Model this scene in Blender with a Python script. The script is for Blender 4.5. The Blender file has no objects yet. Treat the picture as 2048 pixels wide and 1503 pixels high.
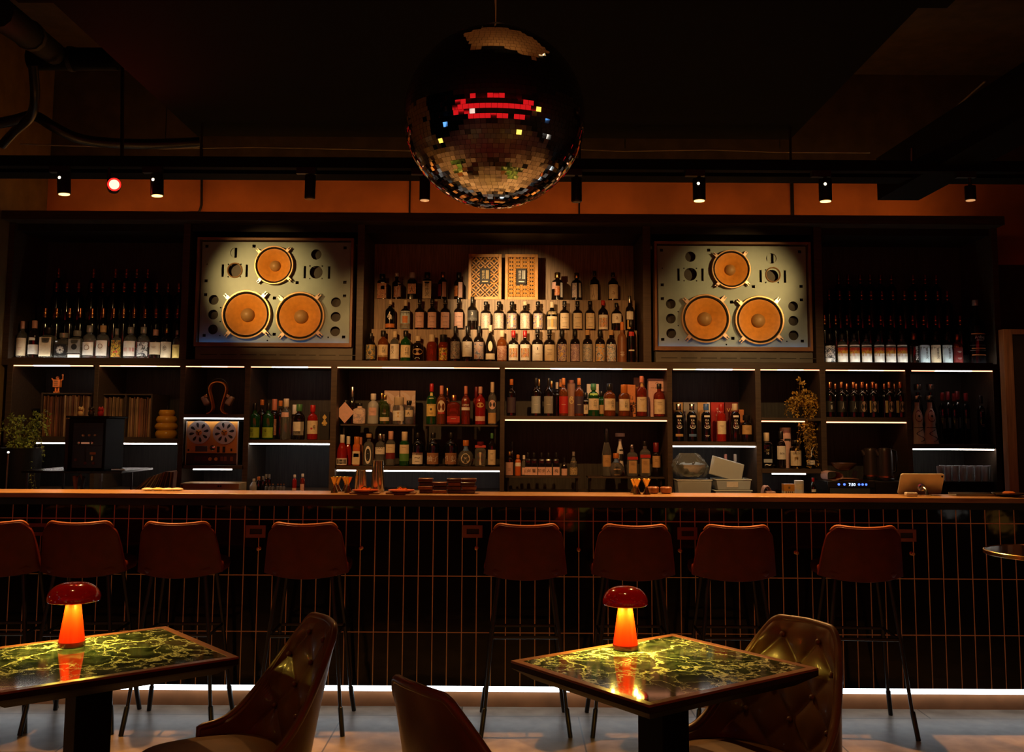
import bpy, bmesh, math, random
from mathutils import Vector, Matrix
random.seed(7)
PI = math.pi
SC = bpy.context.scene
COL = SC.collection
# ------------------------------------------------------------------ camera
FPX, CYP, HOR, ROLL, HC = 2000.0, 651.0, 200.0, 0.0058, 1.475   # focal length and principal row in px of the 2048x1503 frame
cam_d = bpy.data.cameras.new('camera'); cam = bpy.data.objects.new('camera', cam_d); COL.objects.link(cam)
cam_d.sensor_width = 36.0; cam_d.lens = FPX/2048*36.0; cam_d.shift_y = -(751.5-CYP)/2048
cam_d.clip_start = 0.05; cam_d.clip_end = 60
CR = Matrix.Rotation(PI/2+math.atan(HOR/FPX), 3, 'X') @ Matrix.Rotation(ROLL, 3, 'Z')
cam.matrix_world = Matrix.Translation((0, 0, HC)) @ CR.to_4x4()
SC.camera = cam
SC.view_settings.view_transform = 'Standard'; SC.view_settings.look = 'None'
SC.view_settings.gamma = 1.0; SC.view_settings.exposure = 0.0
SC.view_settings.use_curve_mapping = False
SC.cycles.sample_clamp_indirect = 3.0; SC.cycles.max_bounces = 7; SC.cycles.diffuse_bounces = 3
SC.cycles.glossy_bounces = 4; SC.cycles.transmission_bounces = 6; SC.cycles.transparent_max_bounces = 6
SC.cycles.caustics_reflective = False; SC.cycles.caustics_refractive = False; SC.cycles.blur_glossy = 0.5
w = bpy.data.worlds.new('World'); SC.world = w; w.use_nodes = True
w.node_tree.nodes['Background'].inputs[0].default_value = (0.5, 0.4, 0.35, 1)
w.node_tree.nodes['Background'].inputs[1].default_value = 0.0004

def lamp(name, kind, loc, energy, color, target=None, size=0.1, angle=60, blend=0.6, size_y=None, parent=None):
    d = bpy.data.lights.new(name, kind); d.energy = energy; d.color = color
    if kind == 'SPOT': d.spot_size = math.radians(angle); d.spot_blend = blend; d.shadow_soft_size = size
    elif kind == 'AREA':
        d.size = size
        if size_y: d.shape = 'RECTANGLE'; d.size_y = size_y
    else: d.shadow_soft_size = size
    o = bpy.data.objects.new(name, d); COL.objects.link(o); o.location = loc
    if target is not None:
        o.rotation_euler = (Vector(target)-Vector(loc)).to_track_quat('-Z', 'Y').to_euler()
    if parent is not None:
        o.parent = parent; o.matrix_parent_inverse = Matrix.Translation(-Vector(parent.location))
    return o

def ray(px, py):
    return CR @ Vector(((px-1024)/FPX, (CYP-py)/FPX, -1))
def atY(px, py, Y):
    d = ray(px, py); return d*(Y/d.y)+Vector((0, 0, HC))
def atZ(px, py, z):
    d = ray(px, py); return d*((z-HC)/d.z)+Vector((0, 0, HC))
WARM = (1, 0.56, 0.2); AMB = (1, 0.42, 0.1); COOL = (0.8, 0.95, 1.0)
YC, YT, YB = 7.2, 5.40, 7.72     # shelving front, bar tile face, shelving back panel

# warm downlights set in the soffit just above the frame (their fixtures are built with the ceiling)
DOWN = [(-1.55, 3.25, 17), (0.35, 3.25, 19), (-2.2, 1.6, 1.2), (1.8, 1.6, 1.2)]
for i, (x, y, e) in enumerate(DOWN):
    lamp('downlight_beam', 'SPOT', (x, y, 3.05), e, (1, 0.5, 0.17), (x, y+0.05, 0), 0.04, 54, 0.6)
# ------------------------------------------------------------------ materials
MATS = {}
def mat(key, col=(.5, .5, .5), rough=.5, metal=0, trans=0, emit=0, ecol=None, coat=0, var=.15, vs=8, spec=.5, ior=1.45, alpha=1, bump=0, stretch=(1, 1, 1)):
    if key in MATS: return MATS[key]
    m = bpy.data.materials.new(key); m.use_nodes = True
    n, l = m.node_tree.nodes, m.node_tree.links
    b = n['Principled BSDF']
    b.inputs['Roughness'].default_value = rough; b.inputs['Metallic'].default_value = metal
    b.inputs['Transmission Weight'].default_value = trans; b.inputs['Coat Weight'].default_value = coat
    b.inputs['Specular IOR Level'].default_value = spec; b.inputs['IOR'].default_value = ior
    b.inputs['Coat Roughness'].default_value = .05; b.inputs['Alpha'].default_value = alpha
    b.inputs['Base Color'].default_value = (*col, 1)
    if emit:
        b.inputs['Emission Color'].default_value = (*(ecol or col), 1); b.inputs['Emission Strength'].default_value = emit
    elif var or bump:
        tc = n.new('ShaderNodeTexCoord'); mp = n.new('ShaderNodeMapping'); mp.inputs['Scale'].default_value = stretch
        nz = n.new('ShaderNodeTexNoise'); nz.inputs['Scale'].default_value = vs; nz.inputs['Detail'].default_value = 4
        l.new(tc.outputs['Object'], mp.inputs[0]); l.new(mp.outputs[0], nz.inputs[0])
        rp = n.new('ShaderNodeValToRGB')
        rp.color_ramp.elements[0].position = .3; rp.color_ramp.elements[1].position = .7
        rp.color_ramp.elements[0].color = (*[c*(1-var) for c in col], 1); rp.color_ramp.elements[1].color = (*[min(1, c*(1+var)) for c in col], 1)
        l.new(nz.outputs[0], rp.inputs[0]); l.new(rp.outputs[0], b.inputs['Base Color'])
        if bump:
            bp = n.new('ShaderNodeBump'); bp.inputs['Strength'].default_value = bump; bp.inputs['Distance'].default_value = .003
            l.new(nz.outputs[0], bp.inputs['Height']); l.new(bp.outputs[0], b.inputs['Normal'])
    MATS[key] = m
    return m
def art(key, cols, scale=55, stretch=(1, 1, 1)):
    if key in MATS: return MATS[key]
    m = mat(key, cols[0], .45, var=0); n, l = m.node_tree.nodes, m.node_tree.links
    tc = n.new('ShaderNodeTexCoord'); mp = n.new('ShaderNodeMapping'); mp.inputs['Scale'].default_value = stretch
    nz = n.new('ShaderNodeTexNoise'); nz.inputs['Scale'].default_value = scale; nz.inputs['Detail'].default_value = 2; nz.inputs['Distortion'].default_value = 1.2
    rp = n.new('ShaderNodeValToRGB'); rp.color_ramp.interpolation = 'CONSTANT'
    e = rp.color_ramp.elements
    while len(e) < len(cols): e.new(.5)
    for i, c in enumerate(cols):
        e[i].position = 0 if i == 0 else .3+.4*i/len(cols); e[i].color = (*c, 1)
    l.new(tc.outputs['Object'], mp.inputs[0]); l.new(mp.outputs[0], nz.inputs[0]); l.new(nz.outputs[0], rp.inputs[0])
    l.new(rp.outputs[0], n['Principled BSDF'].inputs['Base Color'])
    return m
# ------------------------------------------------------------------ mesh helpers
class MB:
    def __init__(s): s.v = []; s.f = []
    def add(s, vs, fs):
        o = len(s.v); s.v += [tuple(p) for p in vs]; s.f += [tuple(i+o for i in q) for q in fs]; return s
    def bx(s, x0, x1, y0, y1, z0, z1):
        return s.add([(x0, y0, z0), (x1, y0, z0), (x1, y1, z0), (x0, y1, z0), (x0, y0, z1), (x1, y0, z1), (x1, y1, z1), (x0, y1, z1)],
                     [(0, 3, 2, 1), (4, 5, 6, 7), (0, 1, 5, 4), (1, 2, 6, 5), (2, 3, 7, 6), (3, 0, 4, 7)])
    def box(s, c, d, rot=None):
        k = MB().bx(-d[0]/2, d[0]/2, -d[1]/2, d[1]/2, -d[2]/2, d[2]/2)
        R = rot or Matrix.Identity(3)
        return s.add([R @ Vector(p)+Vector(c) for p in k.v], k.f)
    def lathe(s, prof, seg=20, n=2, c=(0, 0, 0), axis='Z', ring=False, caps=True):
        rs = []
        for i in range(seg):
            t = 2*PI*i/seg; cx, sx = math.cos(t), math.sin(t)
            k = 1 if n == 2 else (abs(cx)**n+abs(sx)**n)**(-1/n)
            rs.append((cx*k, sx*k))
        vs, fs = [], []
        for (r, z) in prof: vs += [(r*a, r*b, z) for a, b in rs]
        m = len(prof)
        for j in range(m-1):
            for i in range(seg):
                i2 = (i+1) % seg; fs.append((j*seg+i, j*seg+i2, (j+1)*seg+i2, (j+1)*seg+i))
        if ring: fs += [((m-1)*seg+i, (m-1)*seg+(i+1) % seg, (i+1) % seg, i) for i in range(seg)]
        elif caps: fs.append(tuple(range(seg-1, -1, -1))); fs.append(tuple((m-1)*seg+i for i in range(seg)))
        if axis == 'Y': vs = [(x, -z, y) for x, y, z in vs]        # profile height points to the viewer (-Y)
        if axis == 'X': vs = [(z, x, y) for x, y, z in vs]
        return s.add([(x+c[0], y+c[1], z+c[2]) for x, y, z in vs], fs)
    def tube(s, pts, r, seg=8, closed=False):
        pts = [Vector(p) for p in pts]; n = len(pts); vs, fs = [], []
        up = None
        for i, p in enumerate(pts):
            a = pts[(i-1) % n] if (closed or i > 0) else p; b = pts[(i+1) % n] if (closed or i < n-1) else p
            t = (b-a).normalized()
            if up is None:
                up = Vector((0, 0, 1)) if abs(t.z) < .9 else Vector((1, 0, 0))
            x = t.cross(up)
            if x.length < 1e-5: x = t.cross(Vector((0, 1, 0)))
            x.normalize(); y = x.cross(t); up = y
            rr = r[i] if isinstance(r, (list, tuple)) else r
            vs += [p+x*rr*math.cos(2*PI*k/seg)+y*rr*math.sin(2*PI*k/seg) for k in range(seg)]
        for i in range(n if closed else n-1):
            j = (i+1) % n
            for k in range(seg):
                k2 = (k+1) % seg; fs.append((i*seg+k, i*seg+k2, j*seg+k2, j*seg+k))
        if not closed:
            fs.append(tuple(range(seg-1, -1, -1))); fs.append(tuple((n-1)*seg+k for k in range(seg)))
        return s.add(vs, fs)
    def grid(s, fn, nu, nv, cu=False, flip=False):
        vs = [fn(i/(nu if cu else nu-1), j/(nv-1)) for j in range(nv) for i in range(nu)]; fs = []
        for j in range(nv-1):
            for i in range(nu if cu else nu-1):
                i2 = (i+1) % nu; q = (j*nu+i, j*nu+i2, (j+1)*nu+i2, (j+1)*nu+i); fs.append(q[::-1] if flip else q)
        return s.add(vs, fs)
    def sphere(s, c, r, seg=12, rings=8, sc=(1, 1, 1)):
        pr = [(max(1e-4, r*math.sin(PI*i/rings)), -r*math.cos(PI*i/rings)) for i in range(rings+1)]
        k = MB().lathe(pr, seg)
        return s.add([(x*sc[0]+c[0], y*sc[1]+c[1], z*sc[2]+c[2]) for x, y, z in k.v], k.f)
    def build(s, name, m, parent=None, loc=None, smooth=True, angle=38, bevel=0, bseg=2):
        me = bpy.data.meshes.new(name); me.from_pydata(s.v, [], s.f); me.update()
        if m: me.materials.append(m)
        o = bpy.data.objects.new(name, me); COL.objects.link(o)
        if smooth:
            me.shade_smooth(); me.set_sharp_from_angle(angle=math.radians(angle))
        if bevel:
            b = o.modifiers.new('bevel', 'BEVEL'); b.width = bevel; b.segments = bseg; b.limit_method = 'ANGLE'; b.angle_limit = math.radians(50)
        if parent is not None: o.parent = parent
        if loc is not None: o.location = loc
        return o
LABELS = {}
def tag(o, label, cat, group=None):
    o['label'] = label; o['category'] = cat
    if group: o['group'] = group
    LABELS.setdefault(label, []).append(o.name)
    return o
def thing(name, label, cat, loc=(0, 0, 0), rz=0, group=None):
    o = bpy.data.objects.new(name, None); COL.objects.link(o); o.empty_display_size = .05
    o.location = loc; o.rotation_euler = (0, 0, rz)
    return tag(o, label, cat, group)
def struct(o): o['kind'] = 'structure'; return o
ORD = ['', 'first', 'second', 'third', 'fourth', 'fifth', 'sixth', 'seventh', 'eighth', 'ninth', 'tenth', 'eleventh', 'twelfth', 'thirteenth',
       'fourteenth', 'fifteenth', 'sixteenth', 'seventeenth', 'eighteenth', 'nineteenth', 'twentieth'] + ['twenty-'+x for x in ('first', 'second', 'third', 'fourth', 'fifth', 'sixth', 'seventh', 'eighth', 'ninth')]
TX = {}
def text2d(s):
    if s in TX: return TX[s]
    c = bpy.data.curves.new('t', 'FONT'); c.body = s; c.align_x = 'CENTER'; c.resolution_u = 2; c.space_line = .95
    o = bpy.data.objects.new('t', c); me = bpy.data.meshes.new_from_object(o)
    vs = [(v.co.x, v.co.y) for v in me.vertices]; fs = [tuple(p.vertices) for p in me.polygons]
    if vs:
        x0, x1 = min(v[0] for v in vs), max(v[0] for v in vs); y0, y1 = min(v[1] for v in vs), max(v[1] for v in vs)
        h = max(1e-6, y1-y0); vs = [((x-(x0+x1)/2)/h, (y-(y0+y1)/2)/h) for x, y in vs]
    bpy.data.objects.remove(o); bpy.data.curves.remove(c); bpy.data.meshes.remove(me)
    TX[s] = (vs, fs, (x1-x0)/h if vs else 1); return TX[s]
def text_flat(mb, s, c, h, w=None):        # lettering facing the viewer (-Y), centred at c
    vs, fs, asp = text2d(s)
    kx = h if w is None else w/asp
    mb.add([(c[0]+x*kx, c[1], c[2]+y*h) for x, y in vs], fs); return mb
def curve_plate(loops, depth):             # flat plate in XZ with real holes; first loop is the outline
    c = bpy.data.curves.new('p', 'CURVE'); c.dimensions = '2D'; c.fill_mode = 'BOTH'; c.extrude = depth/2
    for lp in loops:
        sp = c.splines.new('POLY'); sp.points.add(len(lp)-1); sp.use_cyclic_u = True
        for i, (x, y) in enumerate(lp): sp.points[i].co = (x, y, 0, 1)
    o = bpy.data.objects.new('p', c); me = bpy.data.meshes.new_from_object(o)
    mb = MB().add([(v.co.x, -v.co.z, v.co.y) for v in me.vertices], [tuple(p.vertices) for p in me.polygons])
    bpy.data.objects.remove(o); bpy.data.curves.remove(c); bpy.data.meshes.remove(me)
    return mb
def circ(cx, cy, r, n=24): return [(cx+r*math.cos(2*PI*i/n), cy+r*math.sin(2*PI*i/n)) for i in range(n)]
def rect(cx, cy, a, b): return [(cx-a/2, cy-b/2), (cx+a/2, cy-b/2), (cx+a/2, cy+b/2), (cx-a/2, cy+b/2)]
BLACK = mat('black_metal', (.006, .006, .006), .4, var=.3)
SHELFW = mat('dark_shelf_wood', (.055, .036, .024), .45, var=.3, vs=5, stretch=(1, 8, 14))
LEDW = mat('led_white', (1, .93, .88), emit=11, ecol=(1, .88, .78))
LEDP = mat('led_pinkish', (1, .7, .55), emit=3.4, ecol=(1, .40, .20))
LEDC = mat('led_cool', (.9, .97, 1), emit=12, ecol=(.95, 1, .96))
BRASS = mat('brass', (.75, .5, .16), .22, metal=1, var=.1)
STEEL = mat('steel', (.6, .6, .6), .18, metal=1, var=.05)
# ------------------------------------------------------------------ room shell
FLOORM = mat('floor_tile', (.36, .27, .19), .42, var=0)
def floor_nodes(m):
    n, l = m.node_tree.nodes, m.node_tree.links; b = n['Principled BSDF']
    tc = n.new('ShaderNodeTexCoord'); br = n.new('ShaderNodeTexBrick'); br.offset = .5
    for k, v in (('Scale', 1), ('Brick Width', 1.2), ('Row Height', .6), ('Mortar Size', .004), ('Bias', 0)): br.inputs[k].default_value = v
    br.inputs['Color1'].default_value = (.40, .31, .23, 1); br.inputs['Color2'].default_value = (.30, .23, .165, 1); br.inputs['Mortar'].default_value = (.08, .06, .045, 1)
    nz = n.new('ShaderNodeTexNoise'); nz.inputs['Scale'].default_value = 7; nz.inputs['Detail'].default_value = 7
    mp = n.new('ShaderNodeMapping'); mp.inputs['Location'].default_value = (.25, .12, 0)
    l.new(tc.outputs['Object'], mp.inputs[0]); l.new(mp.outputs[0], br.inputs['Vector']); l.new(tc.outputs['Object'], nz.inputs[0])
    mx = n.new('ShaderNodeMix'); mx.data_type = 'RGBA'; mx.blend_type = 'MULTIPLY'; mx.inputs[0].default_value = .95
    rp = n.new('ShaderNodeValToRGB'); rp.color_ramp.elements[0].position = .3; rp.color_ramp.elements[1].position = .65; rp.color_ramp.elements[0].color = (.45, .42, .4, 1)
    l.new(nz.outputs[0], rp.inputs[0]); l.new(br.outputs[0], mx.inputs[6]); l.new(rp.outputs[0], mx.inputs[7]); l.new(mx.outputs[2], b.inputs['Base Color'])
floor_nodes(FLOORM)
XL, XR, CEIL = atY(10, 600, YC).x, 4.6, 4.3
struct(MB().bx(XL-1.0, XR+.1, -3.6, 8.0, -.06, 0).build('floor', FLOORM))
ORANGE = mat('orange_plaster', (.42, .13, .035), .75, var=.22, vs=3, bump=.15)
DARKC = mat('dark_ceiling', (.05, .034, .018), .8, var=.3)
DARKW = mat('dark_wall', (.02, .016, .013), .6, var=.3)
struct(MB().bx(XL-1.0, XR+.1, -3.6, 8.0, CEIL, CEIL+.08).build('ceiling', DARKC))
zl = atY(1000, 434, 7.5).z
struct(MB().bx(XL-.95, XR, 7.80, 7.9, 0, CEIL).build('wall_back', DARKC))
struct(MB().bx(XL, XR, 7.765, 7.80, zl-.3, atY(1000, 335, 7.76).z).build('trim_5', ORANGE))
struct(MB().bx(XL-.3, XL, 3.2, 7.78, 0, CEIL).build('wall_left', mat('left_wall_plaster', (.16, .10, .038), .7, var=.2)))
struct(MB().bx(XR, XR+.1, -3.6, 7.78, 0, CEIL).build('wall_right', DARKW))
struct(MB().bx(XL-.95, XR, -3.6, -3.5, 0, CEIL).build('wall_front', DARKW))
# joints between the orange wall panels
for i, (px, wd) in enumerate(((820, .012), (1158, .012), (1583, .026), (22, .03))):
    x = atY(px, 390, 7.77).x
    struct(MB().bx(x-wd/2, x+wd/2, 7.75, 7.765, 2.6, atY(1000, 335, 7.76).z).build('trim_%d' % (i+1), BLACK))
# ------------------------------------------------------------------ back bar shelving (one built-in unit)
sh = thing('back_bar_shelving', 'dark wood back bar shelving with light strips, across the whole back wall', 'shelving', (0, 0, 0))
GRAIN = mat('panel_grain', (.030, .027, .022), .5, var=.45, vs=9, stretch=(14, 1, .7))
zt = lambda px, py, Y=YC: atY(px, py, Y).z
xt = lambda px, py=600, Y=YC: atY(px, py, Y).x
ZPT, ZPB = zt(1000, 722), zt(1000, 735)      # main plank top and bottom
ZHEAD = zt(1000, 450)
ZBC = atY(1000, 989, 7.0).z                   # back counter top
x0, x1 = xt(10), xt(2000)
MB().bx(x0, x1, YB, YB+.03, ZBC, ZHEAD).build('back_panel', GRAIN, sh)
STEPW = mat('step_wood', (.25, .165, .095), .5, var=.4, vs=9, stretch=(14, 1, .7))
MB().bx(xt(728), xt(1285), YB-.004, YB, ZPT, zt(1000, 464)).build('centre_back_panel', STEPW, sh)
def shelf(px0, px1, pt, pb, pref, Y=YC, yb=YB, led=None, nm='shelf', lx=None):
    a, b = xt(px0, pref, Y), xt(px1, pref, Y); pm = (px0+px1)/2
    z1, z0 = zt(pm, pt, Y), zt(pm, pb, Y)
    MB().bx(a, b, Y, yb, z0, z1).build(nm, SHELFW, sh, bevel=.0015)
    if led:
        la, lb = (a+.004, b-.004) if lx is None else (xt(lx[0], pref, Y), xt(lx[1], pref, Y))
        MB().bx(la, lb, Y+.006, Y+.022, z0-.009, z0-.0005).build('light_strip', led, sh, smooth=False)
    return z1
MB().bx(x0, x1, YC, YB, ZPB, ZPT).build('main_plank', SHELFW, sh, bevel=.0015)
for a, b in ((20, 184), (194, 358), (370, 487), (498, 661), (673, 999), (1010, 1335), (1347, 1511), (1522, 1641), (1653, 1812), (1825, 1990)):
    for p, q, m in ((a, a+(b-a)*.28, LEDP), (a+(b-a)*.28, a+(b-a)*.72, LEDW), (a+(b-a)*.72, b, LEDP)):
        if a in (194, 370, 673, 1522, 1653): m = LEDP if m is LEDP else mat('led_warm', (1, .8, .65), emit=5, ecol=(1, .62, .36))
        MB().bx(xt(p, 736), xt(q, 736), YC+.006, YC+.02, ZPB-.007, ZPB-.0005).build('light_strip', m, sh, smooth=False)
MB().bx(x0, x1, YC-.12, YB, ZHEAD, zt(1000, 433)).build('top_ledge', SHELFW, sh, bevel=.002)
MB().bx(xt(20), xt(1990), YC+.04, YB, zt(1000, 464), ZHEAD).build('header_panel', mat('header_black', (.012, .01, .009), .4), sh)
for a, b in ((10, 22), (362, 376), (713, 727), (1286, 1302), (1630, 1646), (1988, 2000)):
    MB().bx(xt(a), xt(b), YC, YB, ZPT, ZHEAD).build('upright', SHELFW, sh, bevel=.0015)
for a, b in ((8, 20), (184, 193), (357, 367), (487, 498), (660, 672), (1000, 1009), (1335, 1345), (1512, 1523), (1642, 1653), (1814, 1824), (1990, 2001)):
    MB().bx(xt(a, 850), xt(b, 850), YC, YB, ZBC, ZPB).build('upright', SHELFW, sh, bevel=.0015)
ZA = shelf(20, 357, 876, 885, 880, led=LEDW, lx=(72, 352))
ZC1 = shelf(367, 487, 828, 835, 830, led=LEDC)
ZC2 = shelf(367, 487, 930, 937, 930, led=LEDW, lx=(386, 463))
ZD = shelf(498, 660, 879, 886, 880, led=LEDC)
ZE = shelf(672, 1000, 932, 940, 935, led=LEDW)
ZF = shelf(1009, 1335, 832, 839, 835, led=LEDP)
ZG = shelf(1345, 1512, 883, 891, 885, led=LEDW)
ZH1 = shelf(1523, 1642, 835, 841, 838, led=LEDP, lx=(1523, 1610))
ZH2 = shelf(1523, 1642, 937, 946, 940, led=LEDW, lx=(1545, 1612))
ZI = shelf(1653, 1814, 834, 843, 838, led=LEDP)
ZJ = shelf(1824, 1990, 888, 897, 890, led=LEDW)
MB().bx(x0, x1, 6.92, YB, ZBC-.04, ZBC).build('back_counter', SHELFW, sh, bevel=.002)
MB().bx(x0, x1, 6.97, YB, 0, ZBC-.04).build('base_cabinet', DARKW, sh)
LEDU = mat('led_uplight', (1, 1, .95), emit=13, ecol=(1, .98, .88))
# light strips lying on the main plank, hidden behind a low front lip
for a, b, m in ((24, 361, LEDU), (1648, 1986, LEDU)):
    MB().bx(xt(a, 720), xt(b, 720), YC+.002, YC+.006, ZPT, ZPT+.009).build('front_lip', SHELFW, sh)
    MB().bx(xt(a, 720), xt(b, 720), YC+.008, YC+.016, ZPT+.0005, ZPT+.006).build('light_strip', m, sh, smooth=False)
# warm strip on the top ledge that washes the orange wall
MB().bx(xt(60), xt(1950), YC+.2, YC+.22, zt(1000, 433)+.001, zt(1000, 433)+.014).build('light_strip', mat('led_amber', (1, .45, .12), emit=14, ecol=(1, .42, .1)), sh, smooth=False)
# small free-standing riser shelves
def riser(px0, px1, py, zb, Y, label, h=.012, d=.2):
    z = zt((px0+px1)/2, py, Y); a, b = xt(px0, py, Y), xt(px1, py, Y); zb += .001
    t = thing('riser_shelf', label, 'shelf', ((a+b)/2, Y, zb), 0, 'low riser shelves on the back bar')
    W = (b-a)/2; H = z-zb
    MB().bx(-W, W, 0, d, H-h, H).build('board', SHELFW, t, bevel=.001)
    for s in (-1, 1):
        MB().bx(s*(W-.02)-.006, s*(W-.02)+.006, .03, d-.02, 0, H-h).build('leg', BLACK, t)
    return z
ZE1 = riser(681, 831, 848, ZE, 7.32, 'low dark riser shelf carrying the gin bottles, left of two above black and clear bottles')
ZE2 = riser(847, 996, 849, ZE, 7.32, 'low dark riser shelf carrying the red liqueur bottles, beside the centre upright')
ZF1 = riser(1011, 1160, 952, ZBC, 7.3, 'low dark riser shelf carrying the row of pink-labelled miniature bottles')
ZF2 = riser(1176, 1329, 953, ZBC, 7.3, 'low dark riser shelf carrying tan-tagged bottles behind the gold jiggers')
# stepped display risers in the three upper bays
def steps(px0, px1, st, m, label):
    a, b = xt(px0, 690), xt(px1, 690)
    t = thing('display_step_riser', label, 'riser', ((a+b)/2, 0, ZPT+.001), 0)
    W = (b-a)/2; zs = []
    for i, (z, Y) in enumerate(st):
        y1 = st[i+1][1] if i+1 < len(st) else YB-.005
        MB().bx(-W, W, Y, y1, 0, z-ZPT-.001).build('step', m, t, bevel=.0015); zs.append(z)
    return zs
HB = .29
stL = [(zt(230, 617, 7.38)-HB, 7.325), (zt(230, 566, 7.49)-HB, 7.435), (zt(230, 538, 7.6)-HB, 7.545)]
stR = [(zt(1800, 631, 7.38)-HB, 7.325), (zt(1800, 582, 7.49)-HB, 7.435), (zt(1800, 550, 7.6)-HB, 7.545)]
stC = [(zt(1000, 660.5, 7.42), 7.365), (zt(1000, 600.5, 7.55), 7.49)]
steps(24, 360, stL, BLACK, 'black stepped display riser holding copper-necked bottles in the left upper bay')
steps(1648, 1986, stR, BLACK, 'black stepped display riser holding dark bottles in the right upper bay')
steps(736, 1280, stC, STEPW, 'brown wood stepped display riser holding bottles in the central upper bay')
# ------------------------------------------------------------------ bottles
GL = {'dark': mat('glass_dark', (.008, .005, .004), .07, coat=.6, var=0), 'black': mat('glass_black', (.004, .004, .005), .12, coat=.5, var=0),
      'amber': mat('glass_amber', (.30, .075, .012), .06, trans=.55, coat=.4, var=0), 'green': mat('glass_green', (.015, .10, .02), .06, trans=.45, coat=.4, var=0),
      'olive': mat('glass_olive', (.06, .10, .015), .06, trans=.5, coat=.4, var=0),
      'clear': mat('glass_clear', (.95, .97, .95), .03, trans=.93, var=0), 'red': mat('glass_red', (.42, .02, .01), .06, trans=.4, coat=.4, var=0),
      'redamb': mat('glass_red_amber', (.26, .03, .008), .06, trans=.45, coat=.4, var=0), 'frost': mat('glass_frosted', (.75, .78, .78), .35, trans=.5, var=0),
      'rust': mat('ceramic_rust', (.20, .075, .03), .45), 'pale': mat('ceramic_pale', (.62, .48, .42), .35), 'orange': mat('glass_orange', (.6, .13, .02), .1, trans=.2, coat=.4, var=0),
      'white': mat('ceramic_white', (.75, .72, .68), .2, coat=.3)}
LM = {'cream': (.68, .56, .38), 'white': (.74, .70, .63), 'yel': (.72, .52, .16), 'lime': (.36, .52, .06), 'pink': (.68, .42, .36), 'tan': (.48, .29, .12),
      'black': (.012, .011, .011), 'red': (.45, .02, .015), 'grey': (.25, .24, .22), 'pblue': (.50, .62, .68), 'orange': (.60, .20, .05), 'dred': (.16, .012, .012),
      'gold': (.55, .36, .10), 'green': (.08, .22, .05), 'blue': (.08, .16, .36), 'dpurple': (.05, .03, .05), 'copper': (.30, .14, .07), 'silver': (.35, .40, .44), 'dgrey': (.06, .06, .06)}
LBL = {k: mat('paper_'+k, v, .55, var=.08, vs=60) for k, v in LM.items()}
for k, c, s in (('floral', [(.45, .18, .16), (.7, .62, .5), (.55, .4, .3), (.3, .25, .35), (.7, .65, .55)], 70), ('redart', [(.5, .1, .02), (.55, .3, .05), (.12, .02, .01), (.6, .42, .15)], 60),
                ('sea', [(.5, .2, .1), (.35, .3, .32), (.5, .35, .28), (.12, .15, .25)], 30), ('goldart', [(.6, .4, .1), (.2, .16, .35), (.6, .48, .3), (.12, .1, .2)], 45),
                ('purple', [(.3, .2, .26), (.5, .38, .36), (.2, .12, .2), (.42, .3, .35)], 60), ('bluegrey', [(.4, .36, .32), (.16, .2, .25), (.5, .45, .38), (.25, .18, .15)], 60),
                ('bluewhite', [(.6, .6, .6), (.14, .2, .32), (.66, .64, .6), (.4, .2, .1)], 55), ('sunart', [(.25, .3, .36), (.6, .32, .05), (.45, .42, .4), (.12, .14, .2)], 35),
                ('darkart', [(.03, .04, .04), (.2, .24, .24), (.5, .3, .05), (.05, .09, .1)], 45), ('greyfloral', [(.06, .055, .05), (.3, .27, .25), (.12, .1, .1), (.4, .25, .2)], 65),
                ('multi', [(.45, .03, .03), (.6, .5, .05), (.03, .02, .02), (.5, .2, .03)], 55), ('fire', [(.42, .05, .01), (.48, .20, .02), (.5, .28, .03), (.2, .06, .01)], 45),
                ('flame', [(.40, .012, .01), (.32, .01, .008), (.46, .10, .015), (.38, .014, .01)], 40), ('crane', [(.6, .6, .58), (.62, .62, .6), (.05, .06, .07), (.4, .4, .4)], 35), ('brownred', [(.3, .1, .06), (.45, .28, .18), (.2, .05, .03), (.5, .32, .22)], 60),
                ('map', [(.66, .48, .42), (.64, .47, .42), (.38, .32, .36), (.66, .5, .44)], 30), ('face', [(.5, .36, .26), (.35, .18, .12), (.55, .42, .32), (.04, .03, .03)], 45),
                ('orng', [(.5, .16, .04), (.4, .1, .02), (.55, .26, .08), (.25, .06, .02)], 40), ('goldlace', [(.45, .33, .14), (.12, .08, .05), (.6, .48, .26), (.2, .14, .08)], 90)):
    LBL[k] = art('print_'+k, c, s)
INK = {'k': mat('ink_black', (.01, .009, .008), .6, var=0), 'w': mat('ink_white', (.75, .73, .68), .5, var=0), 'r': mat('ink_red', (.4, .03, .02), .5, var=0), 'g': mat('ink_gold', (.6, .42, .12), .4, var=0), 'b': mat('ink_brown', (.18, .09, .04), .6, var=0)}
CAPM = {k: mat('cap_'+k, v, r, metal=m) for k, v, r, m in (('black', (.012, .011, .011), .3, 0), ('red', (.42, .015, .015), .3, 0), ('cream', (.62, .50, .34), .45, 0), ('orange', (.55, .17, .03), .35, 0), ('gold', (.7, .46, .14), .25, 1),
        ('copper', (.75, .3, .13), .28, 1), ('cork', (.45, .27, .12), .7, 0), ('white', (.7, .67, .62), .4, 0), ('pink', (.62, .33, .25), .45, 0), ('green', (.06, .2, .07), .4, 0), ('silver', (.6, .6, .6), .25, 1), ('glass', (.5, .5, .48), .08, .6), ('salmon', (.58, .2, .12), .45, 0), ('blue', (.06, .15, .45), .35, 0), ('dred', (.16, .01, .012), .35, 0), ('grey', (.2, .2, .2), .4, 0))}
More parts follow.
